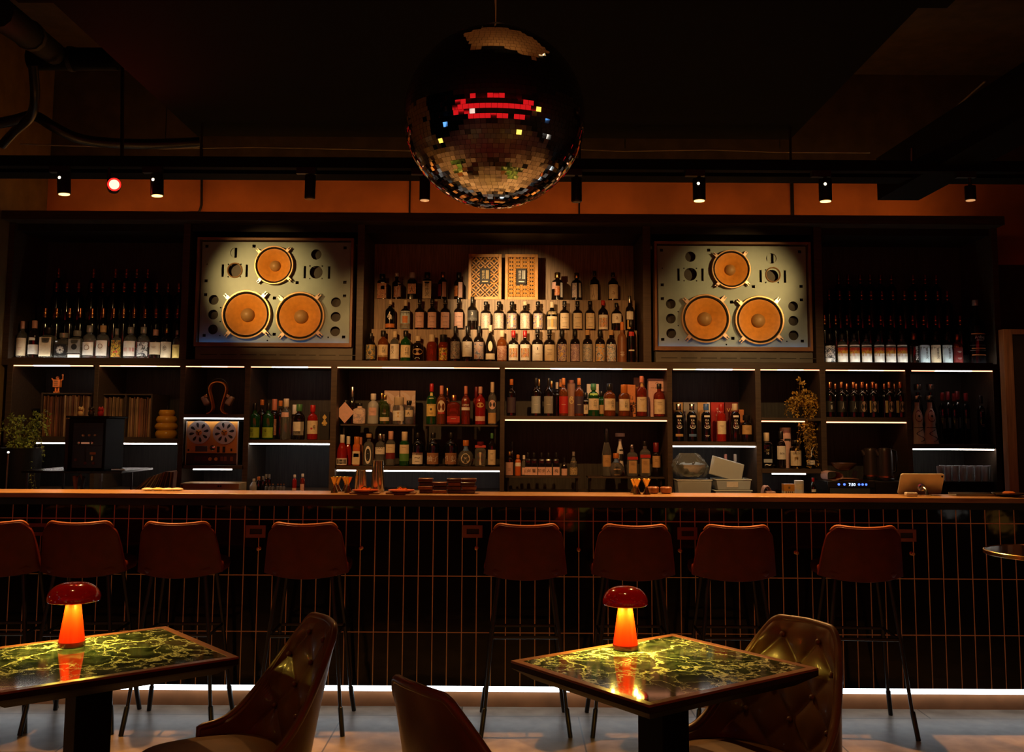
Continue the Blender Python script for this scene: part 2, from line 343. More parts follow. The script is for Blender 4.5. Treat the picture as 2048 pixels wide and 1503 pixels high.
# profile up to the neck top (r, z as fractions of radius / height), start of the cap, cap radius, cross-section exponent
SHP = {'w': ([(.86, 0), (1, .012), (1, .60), (.97, .645), (.82, .69), (.55, .73), (.38, .765), (.34, .80), (.33, .90)], .84, .38, 2),
       't': ([(.86, 0), (1, .012), (1, .58), (.96, .63), (.80, .68), (.50, .71), (.40, .74), (.36, .80), (.34, .93)], .80, .385, 2),
       'k': ([(.9, 0), (1, .012), (1, .56), (.98, .61), (.86, .655), (.62, .69), (.42, .715), (.37, .74), (.36, .80), (.46, .82), (.46, .83), (.36, .85), (.36, .93)], .87, .42, 2),
       'd': ([(.9, 0), (1, .015), (1, .56), (.97, .63), (.85, .69), (.6, .735), (.36, .76), (.34, .84)], .80, .5, 2),
       'r': ([(.55, 0), (.72, .02), (.93, .14), (1, .28), (.95, .42), (.76, .53), (.46, .60), (.30, .65), (.28, .80)], .78, .38, 2),
       's': ([(.92, 0), (1, .012), (1, .60), (.96, .645), (.75, .68), (.42, .71), (.34, .73), (.33, .86)], .82, .42, 7),
       'q': ([(.9, 0), (1, .02), (1, .64), (.94, .70), (.70, .745), (.40, .77), (.36, .86)], .80, .62, 6),
       'f': ([(.9, 0), (1, .01), (1, .42), (.9, .52), (.62, .66), (.40, .74), (.32, .78), (.30, .93)], .82, .36, 2),
       'm': ([(.9, 0), (1, .012), (1, .52), (.95, .57), (.70, .62), (.45, .66), (.36, .70), (.34, .88)], .76, .45, 2),
       'a': ([(1, 0), (1.0, .03), (.88, .12), (.70, .30), (.62, .40), (.70, .48), (.72, .54), (.58, .64), (.36, .72), (.30, .75), (.30, .86)], .80, .58, 2),
       'l': ([(.9, 0), (1, .01), (1, .66), (.93, .72), (.62, .77), (.5, .79), (.48, .93)], .84, .54, 2)}
def prof_r(pr, z):
    for (r0, z0), (r1, z1) in zip(pr, pr[1:]):
        if z0 <= z <= z1: return r0+(r1-r0)*(z-z0)/max(1e-6, z1-z0)
    return pr[-1][0]
class C: z = 0; Y = 7.3; pl = ''; g = None
def ctx(z, Y, pl, g): C.z, C.Y, C.pl, C.g = z, Y, pl, g
BOTS = []
def bt(x, top, w, shp, gl, cap, labs, desc, Y=None, z=None, capz=None, rz=0, H=None, place=True, caprad=None):
    Y = Y or C.Y; z = C.z if z is None else z
    pr, cs, cr, n = SHP[shp]
    if capz: cs = capz
    if caprad: cr = caprad
    X = atY(x, top, Y).x
    if H is None: H = atY(x, top, Y).z-z
    Rr = w/2*Y/FPX
    t = thing('bottle', desc+(' '+C.pl if place else ''), 'bottle', (X, Y, z+.0008), rz, C.g)
    seg = 20 if n == 2 else 28
    body = [(r*Rr, zz*H) for r, zz in pr if zz < cs+.05]
    MB().lathe(body, seg, n).build('body', GL[gl], t)
    c0, c1 = cs*H, H; cr = max(cr*Rr, prof_r(pr, cs)*Rr+.0012)
    if cap:
        MB().lathe([(cr*.96, c0), (cr, c0+.002), (cr, c1-.003), (cr*.9, c1)], 14).build('stopper' if shp in 'drq' else 'cap', CAPM[cap], t)
    first = None
    for L in labs:
        if L[0] == 'T':
            _, s, zc, hh, ink = L[:5]; r = Rr*prof_r(pr, zc)+.0016; vs, fs, asp = text2d(s); h = hh*H; kx = h
            if len(L) > 5: kx = L[5]*Rr/asp
            xo = (L[6] if len(L) > 6 else 0)*Rr; out = []
            for a, b in vs:
                xx = a*kx+xo
                if n == 2:
                    th = max(-1.4, min(1.4, xx/r)); out.append((r*math.sin(th), -r*math.cos(th), zc*H+b*h))
                else: out.append((xx, -r, zc*H+b*h))
            MB().add(out, fs).build('lettering', INK[ink], first or t, smooth=False); continue
        if L[0] == 'P':                                  # small print: rows of thin dark bars
            _, zc, rows, ink = L[:4]; mb = MB()
            for i in range(rows):
                r = Rr*prof_r(pr, zc)+.0016; hw = (.42 if i % 2 == 0 else .28); zz = (zc-.03*i)*H
                th = [hw*(-1+j/2) for j in range(5)]
                if n == 2: ps = [(r*math.sin(a), -r*math.cos(a)) for a in th]
                else: ps = [(Rr*a*.9, -r) for a in th]
                mb.add([(a, b, zz-.004*H) for a, b in ps]+[(a, b, zz+.004*H) for a, b in ps], [(j, j+1, j+6, j+5) for j in range(4)])
            mb.build('small_print', INK[ink], first or t, smooth=False); continue
        z0, z1, ha, mk = L[:4]; mid = math.radians(L[4] if len(L) > 4 else 0)
        k = 11; vs = []; zs = [z0, (z0+z1)/2, z1]
        shape = L[5] if len(L) > 5 else ''
        if shape == 'oval':
            vs = [(0, 0)]; 
            def P(a, b):
                th = mid+math.radians(ha)*a; zz = (z0+z1)/2+(z1-z0)/2*b; r = Rr*prof_r(pr, zz)+.0009
                return (r*math.sin(th), -r*math.cos(th), zz*H)
            vs = [P(0, 0)]+[P(math.cos(2*PI*i/20), math.sin(2*PI*i/20)) for i in range(20)]
            fs = [(0, i+1, (i+1) % 20+1) for i in range(20)]
        elif shape == 'diam':
            y = -Rr-.002; zc = (z0+z1)/2*H; hh = (z1-z0)/2*H
            vs = [(-hh*.9, y, zc), (0, y, zc-hh), (hh*.9, y, zc), (0, y, zc+hh)]; fs = [(0, 1, 2, 3)]
        else:
            for zz in zs:
                for i in range(k):
                    th = mid+math.radians(ha)*(-1+2*i/(k-1)); r = Rr*prof_r(pr, zz)+.0008
                    if n == 2: vs.append((r*math.sin(th), -r*math.cos(th), zz*H))
                    else: vs.append((Rr*max(-.96, min(.96, math.radians(ha)*(-1+2*i/(k-1)) + mid)), -r, zz*H))
            fs = [(j*k+i, j*k+i+1, (j+1)*k+i+1, (j+1)*k+i) for j in range(2) for i in range(k-1)]
        o = MB().add(vs, fs).build('label', LBL[mk], t)
        if first is None: first = o
    BOTS.append(t)
    return t
P2, P3 = ('P', .42, 2, 'b'), ('P', .45, 3, 'b')
# --- left upper bay, front row
ctx(ZPT, 7.28, 'on the left upper display shelf', 'spirit bottles along the left upper display shelf')
Lb = lambda a, b, m, ha=62: (a, b, ha, m)
bt(46, 642, 20, 't', 'clear', 'pink', [Lb(.08, .55, 'cream', 70), ('P', .28, 2, 'r')], 'slim pink-capped bottle with tall cream label, leftmost')
bt(70, 641, 21, 'd', 'dark', 'pink', [Lb(.12, .37, 'white', 75), (.48, .55, 35, 'white')], 'round-shouldered dark bottle with small white label')
bt(98, 655, 27, 'q', 'clear', 'black', [Lb(.08, .68, 'cream', 50), ('P', .6, 2, 'k')], 'square clear bottle with cream label')
bt(128, 666, 28, 'q', 'clear', 'glass', [Lb(.12, .56, 'black', 50), ('T', '❁', .34, .3, 'w')], 'wide clear decanter with black flower label', capz=.82)
bt(155, 661, 25, 'q', 'clear', 'grey', [Lb(.2, .86*.8, 'grey', 55), (.02, .16, 55, 'white'), ('T', '●', .42, .2, 'k')], 'square clear bottle with grey picture label and black disc')
bt(180, 651, 25, 'd', 'clear', 'glass', [Lb(.12, .5, 'white', 60), ('T', '○', .34, .16, 'b')], 'clear bottle with white emblem label and glass stopper')
bt(207, 651, 25, 'd', 'clear', 'cork', [Lb(.1, .55, 'white', 60), ('T', '○', .38, .14, 'b')], 'clear bottle with white emblem label and gold cork')
bt(234, 657, 20, 't', 'clear', 'glass', [Lb(.08, .62, 'multi', 75)], 'clear bottle with purple, yellow and red picture label')
bt(262, 654, 25, 'd', 'clear', 'glass', [Lb(.1, .56, 'white', 62), (.24, .36, 63, 'red')], 'clear bottle with white label crossed by red band')
bt(288, 654, 24, 'd', 'clear', 'glass', [Lb(.1, .53, 'crane', 62), ('T', '人', .36, .16, 'k', .5, .25)], 'clear bottle with white label showing a small figure')
bt(312, 659, 22, 'd', 'dark', 'pink', [Lb(.17, .57, 'cream', 75), P2], 'pink-capped dark bottle with pale cream label')
bt(334, 656, 21, 'w', 'dark', 'gold', [Lb(.06, .56, 'cream', 75), ('T', '余', .36, .16, 'k', .8)], 'gold-capped bottle with tall cream label and black character')
bt(355, 660, 17, 'w', 'clear', 'glass', [Lb(.06, .5, 'yel', 75), P2], 'narrow bottle with yellow-cream label, rightmost')
# --- copper-necked rows behind
def necked(px, Y, z, h, row, side, grp, foil):
    global _
    pr = SHP['t'][0]; Rr = .036; proto = None
    for i, p in enumerate(px):
        loc = (atY(p, 620, Y).x, Y, z+.0008); lab = '%s from left of the black %s bottles, %s, %s upper bay' % (ORD[i+1], foil, row, side)
        if proto is None:
            t = thing('bottle', lab, 'bottle', loc, 0, grp); pp = [MB().lathe([(r*Rr, q*h) for r, q in pr if q < .85], 16).build('body', GL['black'], t),
                MB().lathe([(.0145, .70*h), (.0145, .735*h), (.0138, .74*h), (.0135, .97*h), (.0125, h)], 14).build('foil', FOIL[foil], t),
                MB().lathe([(.0152, .86*h), (.0152, .885*h)], 14).build('neck_band', CAPM['gold'], t),
                MB().lathe([(.0152, .765*h), (.0152, .78*h)], 14).build('neck_band', CAPM['gold'], t)]
            proto = t, pp
        else:
            t = proto[0].copy(); COL.objects.link(t); t.location = loc; t['label'] = lab; LABELS.setdefault(lab, []).append(t.name)
            for q in proto[1]:
                k = q.copy(); COL.objects.link(k); k.parent = t
FOIL = {'copper-necked': CAPM['copper'], 'red-necked': mat('foil_dark_red', (.35, .06, .03), .3, metal=1)}
necked([91, 114, 140, 161, 185, 207, 228, 248, 269, 291, 313, 335, 356], 7.38, stL[0][0], HB, 'lowest step', 'left', 'copper-necked bottles on the left riser', 'copper-necked')
necked([111, 132, 156, 181, 204, 225, 247, 268, 289, 313, 335, 357], 7.49, stL[1][0], HB, 'middle step', 'left', 'copper-necked bottles on the left riser', 'copper-necked')
necked([114, 184, 228, 250, 271, 293], 7.6, stL[2][0], HB, 'top step', 'left', 'copper-necked bottles on the left riser', 'copper-necked')
RX = lambda a: [1630+v/4.9 for v in a]
necked(RX([92, 200, 310, 420, 530, 640, 737, 833, 953, 1060, 1177, 1293, 1417]), 7.38, stR[0][0], HB, 'lowest step', 'right', 'dark bottles on the right riser', 'red-necked')
necked(RX([140, 245, 340, 460, 555, 660, 768, 880, 985, 1090, 1207, 1300]), 7.49, stR[1][0], HB, 'middle step', 'right', 'dark bottles on the right riser', 'red-necked')
necked(RX([238, 335, 450, 548, 650, 757, 970, 1090, 1197]), 7.6, stR[2][0], HB, 'top step', 'right', 'dark bottles on the right riser', 'red-necked')
# --- right upper bay, front row
ctx(ZPT, 7.28, 'on the right upper display shelf', 'spirit bottles along the right upper display shelf')
bt(1659, 667, 20, 'd', 'dark', 'black', [Lb(.04, .59, 'crane', 75)], 'dark bottle with white crane drawing label, leftmost')
for i, x in enumerate((1684, 1708, 1732, 1757, 1780, 1803)):
    bt(x, 667, 20, 'd', 'clear', 'black', [Lb(.04, .62, 'white', 78), (.25, .44, 79, 'fire'), (.41, .53, 79.5, 'flame'), (.535, .57, 79, 'black')],
       '%s from left of six bottles with red-and-yellow labels' % ORD[i+1])
bt(1827, 667, 21, 'd', 'dark', 'copper', [('T', '軽\n井\n沢', .35, .45, 'w', .5, .15)], 'dark bottle with white vertical characters and copper cap')
for x, m, d in ((1848, 'pblue', 'pale blue label, left of two'), (1870, 'cream', 'cream label between two blue ones'), (1893, 'pblue', 'pale blue label, right of two')):
    bt(x, 668, 19.5, 'd', 'black', 'black', [Lb(.03, .63, m, 80), ('T', '軽\n井\n沢', .35, .36, 'k', .45, .1)], 'dark bottle with '+d+',', rz=0)
bt(1914, 668, 19, 'd', 'redamb', 'copper', [Lb(.06, .55, 'dred', 70), ('P', .42, 2, 'w'), ('P', .2, 2, 'w')], 'dark red bottle with dark red label')
t = bt(1950, 600, 32, 't', 'black', 'glass', [('T', 'Ardbeg', .41, .06, 'w', 1.25), ('P', .37, 1, 'w'), (.46, .475, 60, 'orange'), (.235, .25, 60, 'orange'), (.135, .15, 60, 'orange'), (.21, .214, 75, 'grey'), (.29, .294, 75, 'grey')], 'very large black bottle with orange bands and white lettering', capz=.91)
# --- centre upper bay
ctx(stC[1][0], 7.55, 'on the top central step', 'bottles on the top central step')
bt(765, 548, 19, 'q', 'dark', 'black', [Lb(.03, .62, 'orng', 60), (.38, .66, 22, 'white', 12)], 'dark bottle with orange label and white tag, leftmost')
bt(794, 546, 19, 'k', 'dark', 'white', [Lb(.07, .48, 'brownred', 30, ), (.1, .62, 22, 'pink', 40)], 'white-capped dark bottle with pale side strip')
bt(825, 545, 19, 'q', 'dark', 'white', [Lb(.2, .57, 'orng', 50), ('T', '人', .36, .22, 'k', .9)], 'dark bottle with orange picture label and black figure')
bt(855, 545, 20, 'q', 'dark', 'black', [Lb(.03, .67, 'cream', 50), ('T', '軽\n井\n沢', .36, .5, 'k', .8)], 'dark bottle with cream label and large black characters')
bt(886, 544, 20, 'd', 'dark', 'gold', [(.12, .55, 24, 'dred', -38), (.1, .63, 25, 'pink', 22)], 'gold-topped dark bottle with dark red and pale strips')
bt(918, 545, 20, 'd', 'dark', 'black', [(.12, .5, 24, 'orng', -35), (.07, .63, 25, 'pink', 24)], 'black-topped dark bottle beside the left lattice box')
bt(1115, 545, 24, 'd', 'dark', 'gold', [(.16, .5, 24, 'orng', -6), (.1, .62, 14, 'white', 42), (.4, .64, 26, 'pink', -45)], 'gold-topped dark bottle with hanging paper tag')
bt(1153, 546, 23, 'd', 'dark', 'gold', [(.1, .62, 26, 'floral', -25), (.1, .62, 14, 'white', 34)], 'gold-topped dark bottle with flowered label and white strip')
bt(1189, 542, 20, 'w', 'dark', 'black', [(.01, .53, 55, 'cream', -18), ('T', '人', .25, .36, 'b', .5, -.3)], 'dark bottle with white label and brown standing figure')
bt(1226, 545, 21, 'w', 'dark', 'black', [Lb(.06, .56, 'cream', 60), ('P', .5, 2, 'b'), ('T', 'a', .26, .1, 'b')], 'dark bottle with cream label, rightmost')
ctx(stC[0][0], 7.42, 'on the middle central step', 'bottles on the middle central step')
bt(781, 600, 20, 'w', 'black', 'cream', [(.06, .19, 65, 'orange'), ('T', '♞', .44, .2, 'w')], 'cream-capped black bottle with white dog emblem, leftmost')
bt(811.5, 600, 21, 't', 'dark', 'cream', [Lb(.03, .62, 'pblue', 62), (.22, .45, 30, 'orange'), (.04, .2, 62, 'tan')], 'bottle with picture label of a suited figure')
for i, x in enumerate((840, 865, 891, 918)):
    bt(x, 598, 20.5, 'k', 'dark', 'black', [Lb(.06, .56, 'pink', 55), ('T', 'BAL MENACH', .42, .035, 'k', 1.15), ('P', .24, 1, 'k'), ('P', .12, 1, 'k')], '%s of four plain pink-cream labelled dark bottles, left group,' % ORD[i+1])
bt(945, 593, 20, 't', 'dark', 'black', [Lb(.27, .58, 'dgrey', 70), ('T', '3', .48, .09, 'w'), (.3, .36, 71, 'grey')], 'tall dark bottle with grey numbered label')
for i, (x, d) in enumerate(((972, 'floral'), (998, 'floral'), (1024, 'goldart'), (1050, 'floral'), (1076, 'goldart'))):
    bt(x, 603, 21.5, 'k', 'dark', 'cream' if i == 3 else 'black', [Lb(.05, .58, d, 58), (.1, .5, 12, 'white')], '%s of five dark bottles with flowered picture labels, from left,' % ORD[i+1])
bt(1104, 604, 23, 't', 'black', 'cream', [Lb(.03, .48, 'cream', 58), (.12, .38, 59, 'black'), (.1, .4, 12, 'gold'), (.55, .66, 50, 'goldlace')], 'ornate black-and-gold bottle with pearl stopper')
for i, x in enumerate((1129, 1155, 1180)):
    bt(x, 602, 20.5, 'k', 'dark', 'black', [Lb(.06, .58, 'cream', 55), ('T', 'BAL MENACH', .43, .035, 'k', 1.15), ('P', .25, 1, 'k'), ('P', .13, 1, 'k')], '%s of three plain cream-labelled dark bottles, right group,' % ORD[i+1])
bt(1206, 601, 20, 'w', 'dark', 'red', [Lb(.04, .52, 'white', 62), (.12, .42, 50, 'redart')], 'red-capped bottle with white label and dark picture')
bt(1233, 606, 21, 'w', 'dark', 'black', [Lb(.27, .7*.87, 'white', 62), ('T', 'a', .45, .1, 'b')], 'dark bottle with high plain white label')
bt(1259, 592, 17, 't', 'dark', 'silver', [(.32, .55, 50, 'white'), (.05, .3, 40, 'gold')], 'thin silver-topped bottle with white and gold labels, rightmost')
ctx(ZPT, 7.3, 'on the central main plank', 'bottles along the front of the central display')
bt(742, 666, 19, 't', 'dark', 'black', [Lb(.06, .58, 'darkart', 70), ('T', '○', .3, .2, 'g')], 'dark bottle with yellow ring on dark picture label, leftmost')
bt(767, 661, 21, 'd', 'amber', 'black', [Lb(.13, .53, 'cream', 62), ('T', '山\n崎', .37, .22, 'k', .7, .25), (.13, .19, 62, 'tan')], 'amber bottle with cream label and black characters')
bt(790, 663, 19, 'd', 'clear', 'cream', [Lb(.08, .57, 'white', 66), ('T', '秩\n父', .38, .26, 'k', .6, -.35)], 'clear cream-capped bottle with white label and characters')
bt(812, 661, 21, 'd', 'green', 'black', [Lb(.12, .52, 'cream', 62), ('T', '白\n州', .33, .27, 'k', .75, .3)], 'green bottle with cream label and black characters')
bt(836, 672, 23, 'd', 'dark', 'cream', [(.25, .5, 58, 'tan', 0, 'oval'), ('T', '秋', .38, .14, 'k'), ('T', '⌒', .12, .06, 'w', .9)], 'dumpy dark bottle with oval tan label and white arch')
bt(864, 669, 21, 'd', 'redamb', 'cream', [], 'unlabelled dark red bottle with tall cream stopper', capz=.74)
bt(887, 669, 20, 'd', 'redamb', 'black', [Lb(.05, .5, 'multi', 55)], 'dark red bottle with bright red and yellow lettering label', capz=.72)
bt(911, 652, 20.5, 't', 'dark', 'black', [Lb(.08, .56, 'greyfloral', 60)], 'tall dark bottle with grey flowered label')
bt(935, 652, 20.5, 't', 'dark', 'black', [Lb(.14, .56, 'white', 65), P3], 'tall dark bottle with large plain white label')
bt(958, 652, 20.5, 't', 'dark', 'black', [Lb(.07, .55, 'sea', 62)], 'tall dark bottle with orange and blue seascape label')
bt(981, 650, 20, 'f', 'dark', 'cream', [(.28, .56, 26, 'cream', 0, 'oval'), (.06, .22, 62, 'cream')], 'tapered dark bottle with oval label above cream strip')
bt(1004, 661, 20, 'd', 'amber', 'cream', [Lb(.05, .5, 'brownred', 66)], 'brown bottle with rust-coloured arched label')
for x, d in ((1027, 'left'), (1050, 'right')):
    bt(x, 661, 20, 'k', 'dark', 'red', [Lb(.05, .55, 'white', 66), (.14, .43, 50, 'redart')], '%s red-capped bottle of two with framed red picture labels' % d, capz=.78)
bt(1075, 658, 22.5, 'k', 'dark', 'black', [Lb(.04, .53, 'white', 62), ('T', '▮', .40, .08, 'k'), ('P', .26, 2, 'b')], 'broad dark bottle, white label with small black emblem')
bt(1099, 659, 22, 'k', 'dark', 'black', [Lb(.04, .53, 'cream', 62), ('P', .38, 1, 'k'), ('P', .28, 3, 'b')], 'broad dark bottle, cream label with fine print')
for x, m, c, d in ((1124, 'goldart', 'black', 'dark bottle with yellow and violet picture label'), (1150, 'purple', 'black', 'dark bottle with purple-grey picture label'),
                   (1175, 'bluegrey', 'cork', 'cork-stoppered bottle with grey-brown picture label'), (1200, 'sunart', 'black', 'dark bottle with orange sun on blue picture label'),
                   (1222, 'bluewhite', 'cork', 'cork-stoppered bottle with blue and white wave label')):
    bt(x, 660, 20, 'd', 'dark', c, [Lb(.03, .56, m, 62)], d, capz=.84 if c == 'cork' else .8)
bt(1244, 644, 19, 't', 'rust', 'orange', [('P', .25, 4, 'w')], 'tall matt brown bottle with orange top')
bt(1262, 640, 16, 'l', 'black', 'black', [(.27, .3, 45, 'white'), (.62, .72, 40, 'red')], 'slim black bottle with red seal, rightmost')
# --- shelf with lime labels (left of centre)
ctx(ZD, 7.27, 'on the shelf of lime-labelled bottles', 'bottles on the shelf left of centre')
for x, d in ((510.5, 'left'), (537.5, 'right')):
    bt(x, 806, 22, 't', 'green', 'black', [Lb(.05, .33, 'lime', 68), ('T', '緑\n川', .19, .2, 'k', .6, -.3)], '%s dark green bottle of two with lime green labels' % d)
for x, top, c, d in ((524.6, 799, 'orange', 'orange-capped dark bottle between and behind two green bottles'), (549.5, 798, 'salmon', 'salmon-capped dark bottle with pink neck, behind right green bottle'),
                     (561.5, 801, 'orange', 'orange-capped dark bottle second behind the right green bottle'), (590, 809, 'white', 'white-necked dark bottle behind the clear flask')):
    bt(x, top, 20, 't', 'dark', c, [Lb(.1, .5, 'brownred', 40)] if x == 549.5 else [], d, Y=7.42, capz=.72 if c != 'orange' else .86)
bt(573, 797, 22, 'd', 'clear', 'cream', [(.55, .66, 40, 'pink'), ('T', '—', .6, .02, 'k')], 'clear flask with cream cap and small pink tag', Y=7.3)
bt(599, 808, 24, 'd', 'dark', 'green', [Lb(.13, .5, 'white', 58), (.1, .24, 58, 'black'), (.13, .5, 14, 'grey', 40)], 'green-topped bottle with black and white label')
bt(626, 810, 21, 'd', 'red', 'red', [Lb(.17, .55, 'cream', 75), ('T', '梅', .36, .14, 'k', .5, .5), ('T', '●', .32, .06, 'r')], 'red-capped bottle with cream label and red liquid')
# --- small bottles on the back counter under it
ctx(ZBC, 7.12, 'on the back counter', 'small bottles and tools on the back counter')
bt(508, 957, 16, 'f', 'frost', 'white', [], 'frosted cone-shaped spray bottle with white cap')
for x, top, c, d in ((517.6, 953, 'orange', 'small dark bottle with orange cap'), (526.6, 952, 'grey', 'small dark bottle with grey cap, left of three'), (532.6, 948, 'grey', 'small dark bottle with grey cap, middle of three'), (538.6, 948, 'grey', 'small dark bottle with grey cap, right of three')):
    bt(x, top, 8 if x > 520 else 10, 'l', 'dark', c, [], d, capz=.78, Y=7.12 if x < 530 else 7.2)
for i, x in enumerate((533, 540, 546, 556, 562, 568)):
    bt(x, 967, 6, 'w', 'clear', 'gold', [], '%s of six tiny gold-capped glass vials, from left,' % ORD[i+1], Y=7.06)
bt(589.5, 949, 9, 'l', 'red', 'white', [Lb(.1, .25, 'pink', 60)], 'slim red bottle with white cap, left of two')
bt(605.4, 947, 9, 'l', 'redamb', 'white', [Lb(.1, .45, 'pink', 50)], 'slim crimson bottle with pale stripe, right of two')
# --- bay E upper risers
ctx(ZE1+.0005, 7.36, 'on the left riser shelf', 'bottles on the gin riser shelf')
bt(692, 800, 22, 'd', 'black', 'black', [(.03, .92, 1, 'pink', 0, 'diam'), ('P', .5, 2, 'b')], 'squat black bottle with pink diamond label', capz=.8)
bt(705, 773, 17, 'f', 'dark', 'silver', [], 'dark bottle with tall thin silver neck', Y=7.44, capz=.72)
bt(720, 806, 24, 'q', 'pale', 'black', [Lb(.05, .7, 'map', 54), ('P', .16, 1, 'b')], 'pale pink stoneware bottle with grey world map', capz=.86, caprad=.4)
bt(747, 787, 22, 'd', 'frost', 'white', [Lb(.28, .54, 'pink', 42), ('P', .42, 2, 'b')], 'ribbed clear bottle with small peach label')
bt(764, 786, 16, 't', 'olive', 'gold', [], 'slim olive bottle with gold neck, behind', Y=7.46)
bt(770, 790, 20, 'w', 'olive', 'gold', [(.11, .24, 68, 'cream'), ('T', '☘', .5, .15, 'k'), ('P', .38, 2, 'w')], 'green gin bottle with gold cap and black emblem')
bt(798, 794, 24, 'd', 'clear', 'cream', [Lb(.13, .5, 'white', 60), (.25, .44, 45, 'gold', 0, 'oval')], 'clear dumpy bottle with oval gold label and pink neck', capz=.70)
bt(818, 801, 19, 'd', 'clear', 'black', [Lb(.32, .60, 'cream', 60), ('T', 'A', .46, .13, 'k')], 'clear bottle with black stopper and cream letter label', Y=7.4)
ctx(ZE2+.0005, 7.36, 'on the red liqueur riser shelf', 'bottles on the liqueur riser shelf')
bt(863.5, 767, 20, 't', 'green', 'red', [Lb(.2, .5, 'yel', 65), ('T', 'JAMESON', .475, .04, 'k', 1.3), ('T', '♦', .37, .07, 'k'), ('P', .28, 2, 'b'), (.63, .78, 30, 'yel')], 'dark green bottle with red neck and yellow label')
bt(883.5, 771, 19, 'w', 'amber', 'salmon', [(.28, .62, 50, 'cream', 0, 'oval'), ('T', 'LILLET', .45, .05, 'b', 1.2), (.27, .32, 40, 'red')], 'orange aperitif bottle with oval cream label', capz=.78)
bt(895, 776, 14, 't', 'amber', 'gold', [], 'slim amber bottle behind the oval-labelled one', Y=7.46)
bt(908, 790, 26, 'q', 'redamb', 'copper', [(.07, .28, 55, 'red'), ('P', .2, 1, 'w')], 'squat square bottle of red-orange liqueur', caprad=.25)
bt(932, 772, 18, 'w', 'redamb', 'salmon', [(.37, .45, 62, 'white'), ('T', 'CAMPARI', .505, .06, 'w', 1.5)], 'dark red bottle with white lettering and tan cap', capz=.80)
bt(953, 773, 14, 't', 'redamb', 'dred', [], 'slim bottle with dark red neck, behind', Y=7.46, capz=.72)
bt(961, 773, 21, 'w', 'red', 'pink', [(.45, .58, 40, 'gold', 0, 'oval'), (.1, .22, 62, 'pink')], 'red brandy bottle with oval gold label', capz=.82)
bt(985, 764, 17, 'w', 'clear', 'cream', [(.36, .58, 50, 'pink', 0, 'oval'), (.03, .28, 70, 'tan')], 'tall clear bottle with red top and pink oval label', capz=.76)
ctx(ZE, 7.25, 'on the shelf below the risers', 'bottles on the shelf below the risers')
bt(685, 869, 21, 'f', 'red', 'white', [(.02, .24, 70, 'white'), (.06, .2, 55, 'black'), ('P', .14, 2, 'w')], 'red bottle with white cap and framed black label', capz=.74)
bt(697, 872, 15, 'f', 'red', 'white', [], 'red bottle with white cap, behind the framed-label one', Y=7.35, capz=.72)
bt(714, 873, 15, 'q', 'orange', 'orange', [Lb(.04, .5, 'cream', 55), (.3, .42, 40, 'red')], 'narrow bottle with orange neck and cream label', capz=.74)
bt(722, 874, 12, 't', 'rust', 'salmon', [], 'narrow brown bottle behind the orange-necked one', Y=7.36, capz=.74)
bt(738, 867, 22, 'd', 'clear', 'cork', [(.06, .62, 34, 'white', 0, 'oval'), (.14, .54, 24, 'black', 0, 'oval'), ('T', '◆', .3, .2, 'w')], 'clear corked bottle with wolf-head emblem', capz=.88)
bt(761, 867, 20, 'd', 'clear', 'silver', [(.36, .58, 65, 'white'), ('T', 'ʌʌʌʌ', .56, .06, 'k', 1.4), ('P', .47, 2, 'b')], 'clear bottle with white zigzag-edged label')
bt(768, 868, 14, 't', 'clear', 'silver', [], 'clear silver-capped bottle behind the zigzag-labelled one', Y=7.35)
bt(782, 862, 20, 'd', 'clear', 'pink', [(.38, .62, 60, 'cream'), (.2, .38, 60, 'dred'), ('P', .54, 1, 'b')], 'clear bottle with cream over red label', capz=.76)
bt(809.5, 863, 20.5, 'd', 'green', 'cream', [(.36, .62, 62, 'cream'), (.14, .36, 62, 'green'), ('P', .54, 1, 'b')], 'green bottle with cream over green label', capz=.74)
bt(836, 865, 23, 'w', 'black', 'black', [Lb(.06, .4, 'white', 62), (.33, .41, 62, 'dred'), ('T', '~', .25, .05, 'k', .9), ('P', .14, 1, 'k')], 'black bottle with white moustache label')
for x, s, d in ((866.5, '柚\n子', 'left'), (902.5, '生\n姜', 'right')):
    bt(x, 865, 26, 'w', 'black', 'black', [Lb(.06, .4, 'copper', 58), ('T', s.replace('\n', ''), .23, .18, 'w')], '%s black bottle of two with brown character labels' % d)
bt(932, 880, 32, 'r', 'clear', 'orange', [(.1, .5, 34, 'cream', 0, 'oval'), (.6, .78, 50, 'blue'), ('P', .32, 1, 'b')], 'round clear bottle with blue neck and orange stopper')
bt(961, 883, 22, 'q', 'clear', 'dred', [(.06, .58, 38, 'cream', 0, 'oval'), (.76, .86, 60, 'red')], 'square clear bottle with red ribbon and oval label', capz=.86)
bt(984, 866, 16, 'w', 'dark', 'green', [Lb(.05, .5, 'cream', 68), ('P', .4, 2, 'k'), ('P', .2, 2, 'b')], 'dark bottle with green cap and long cream label')
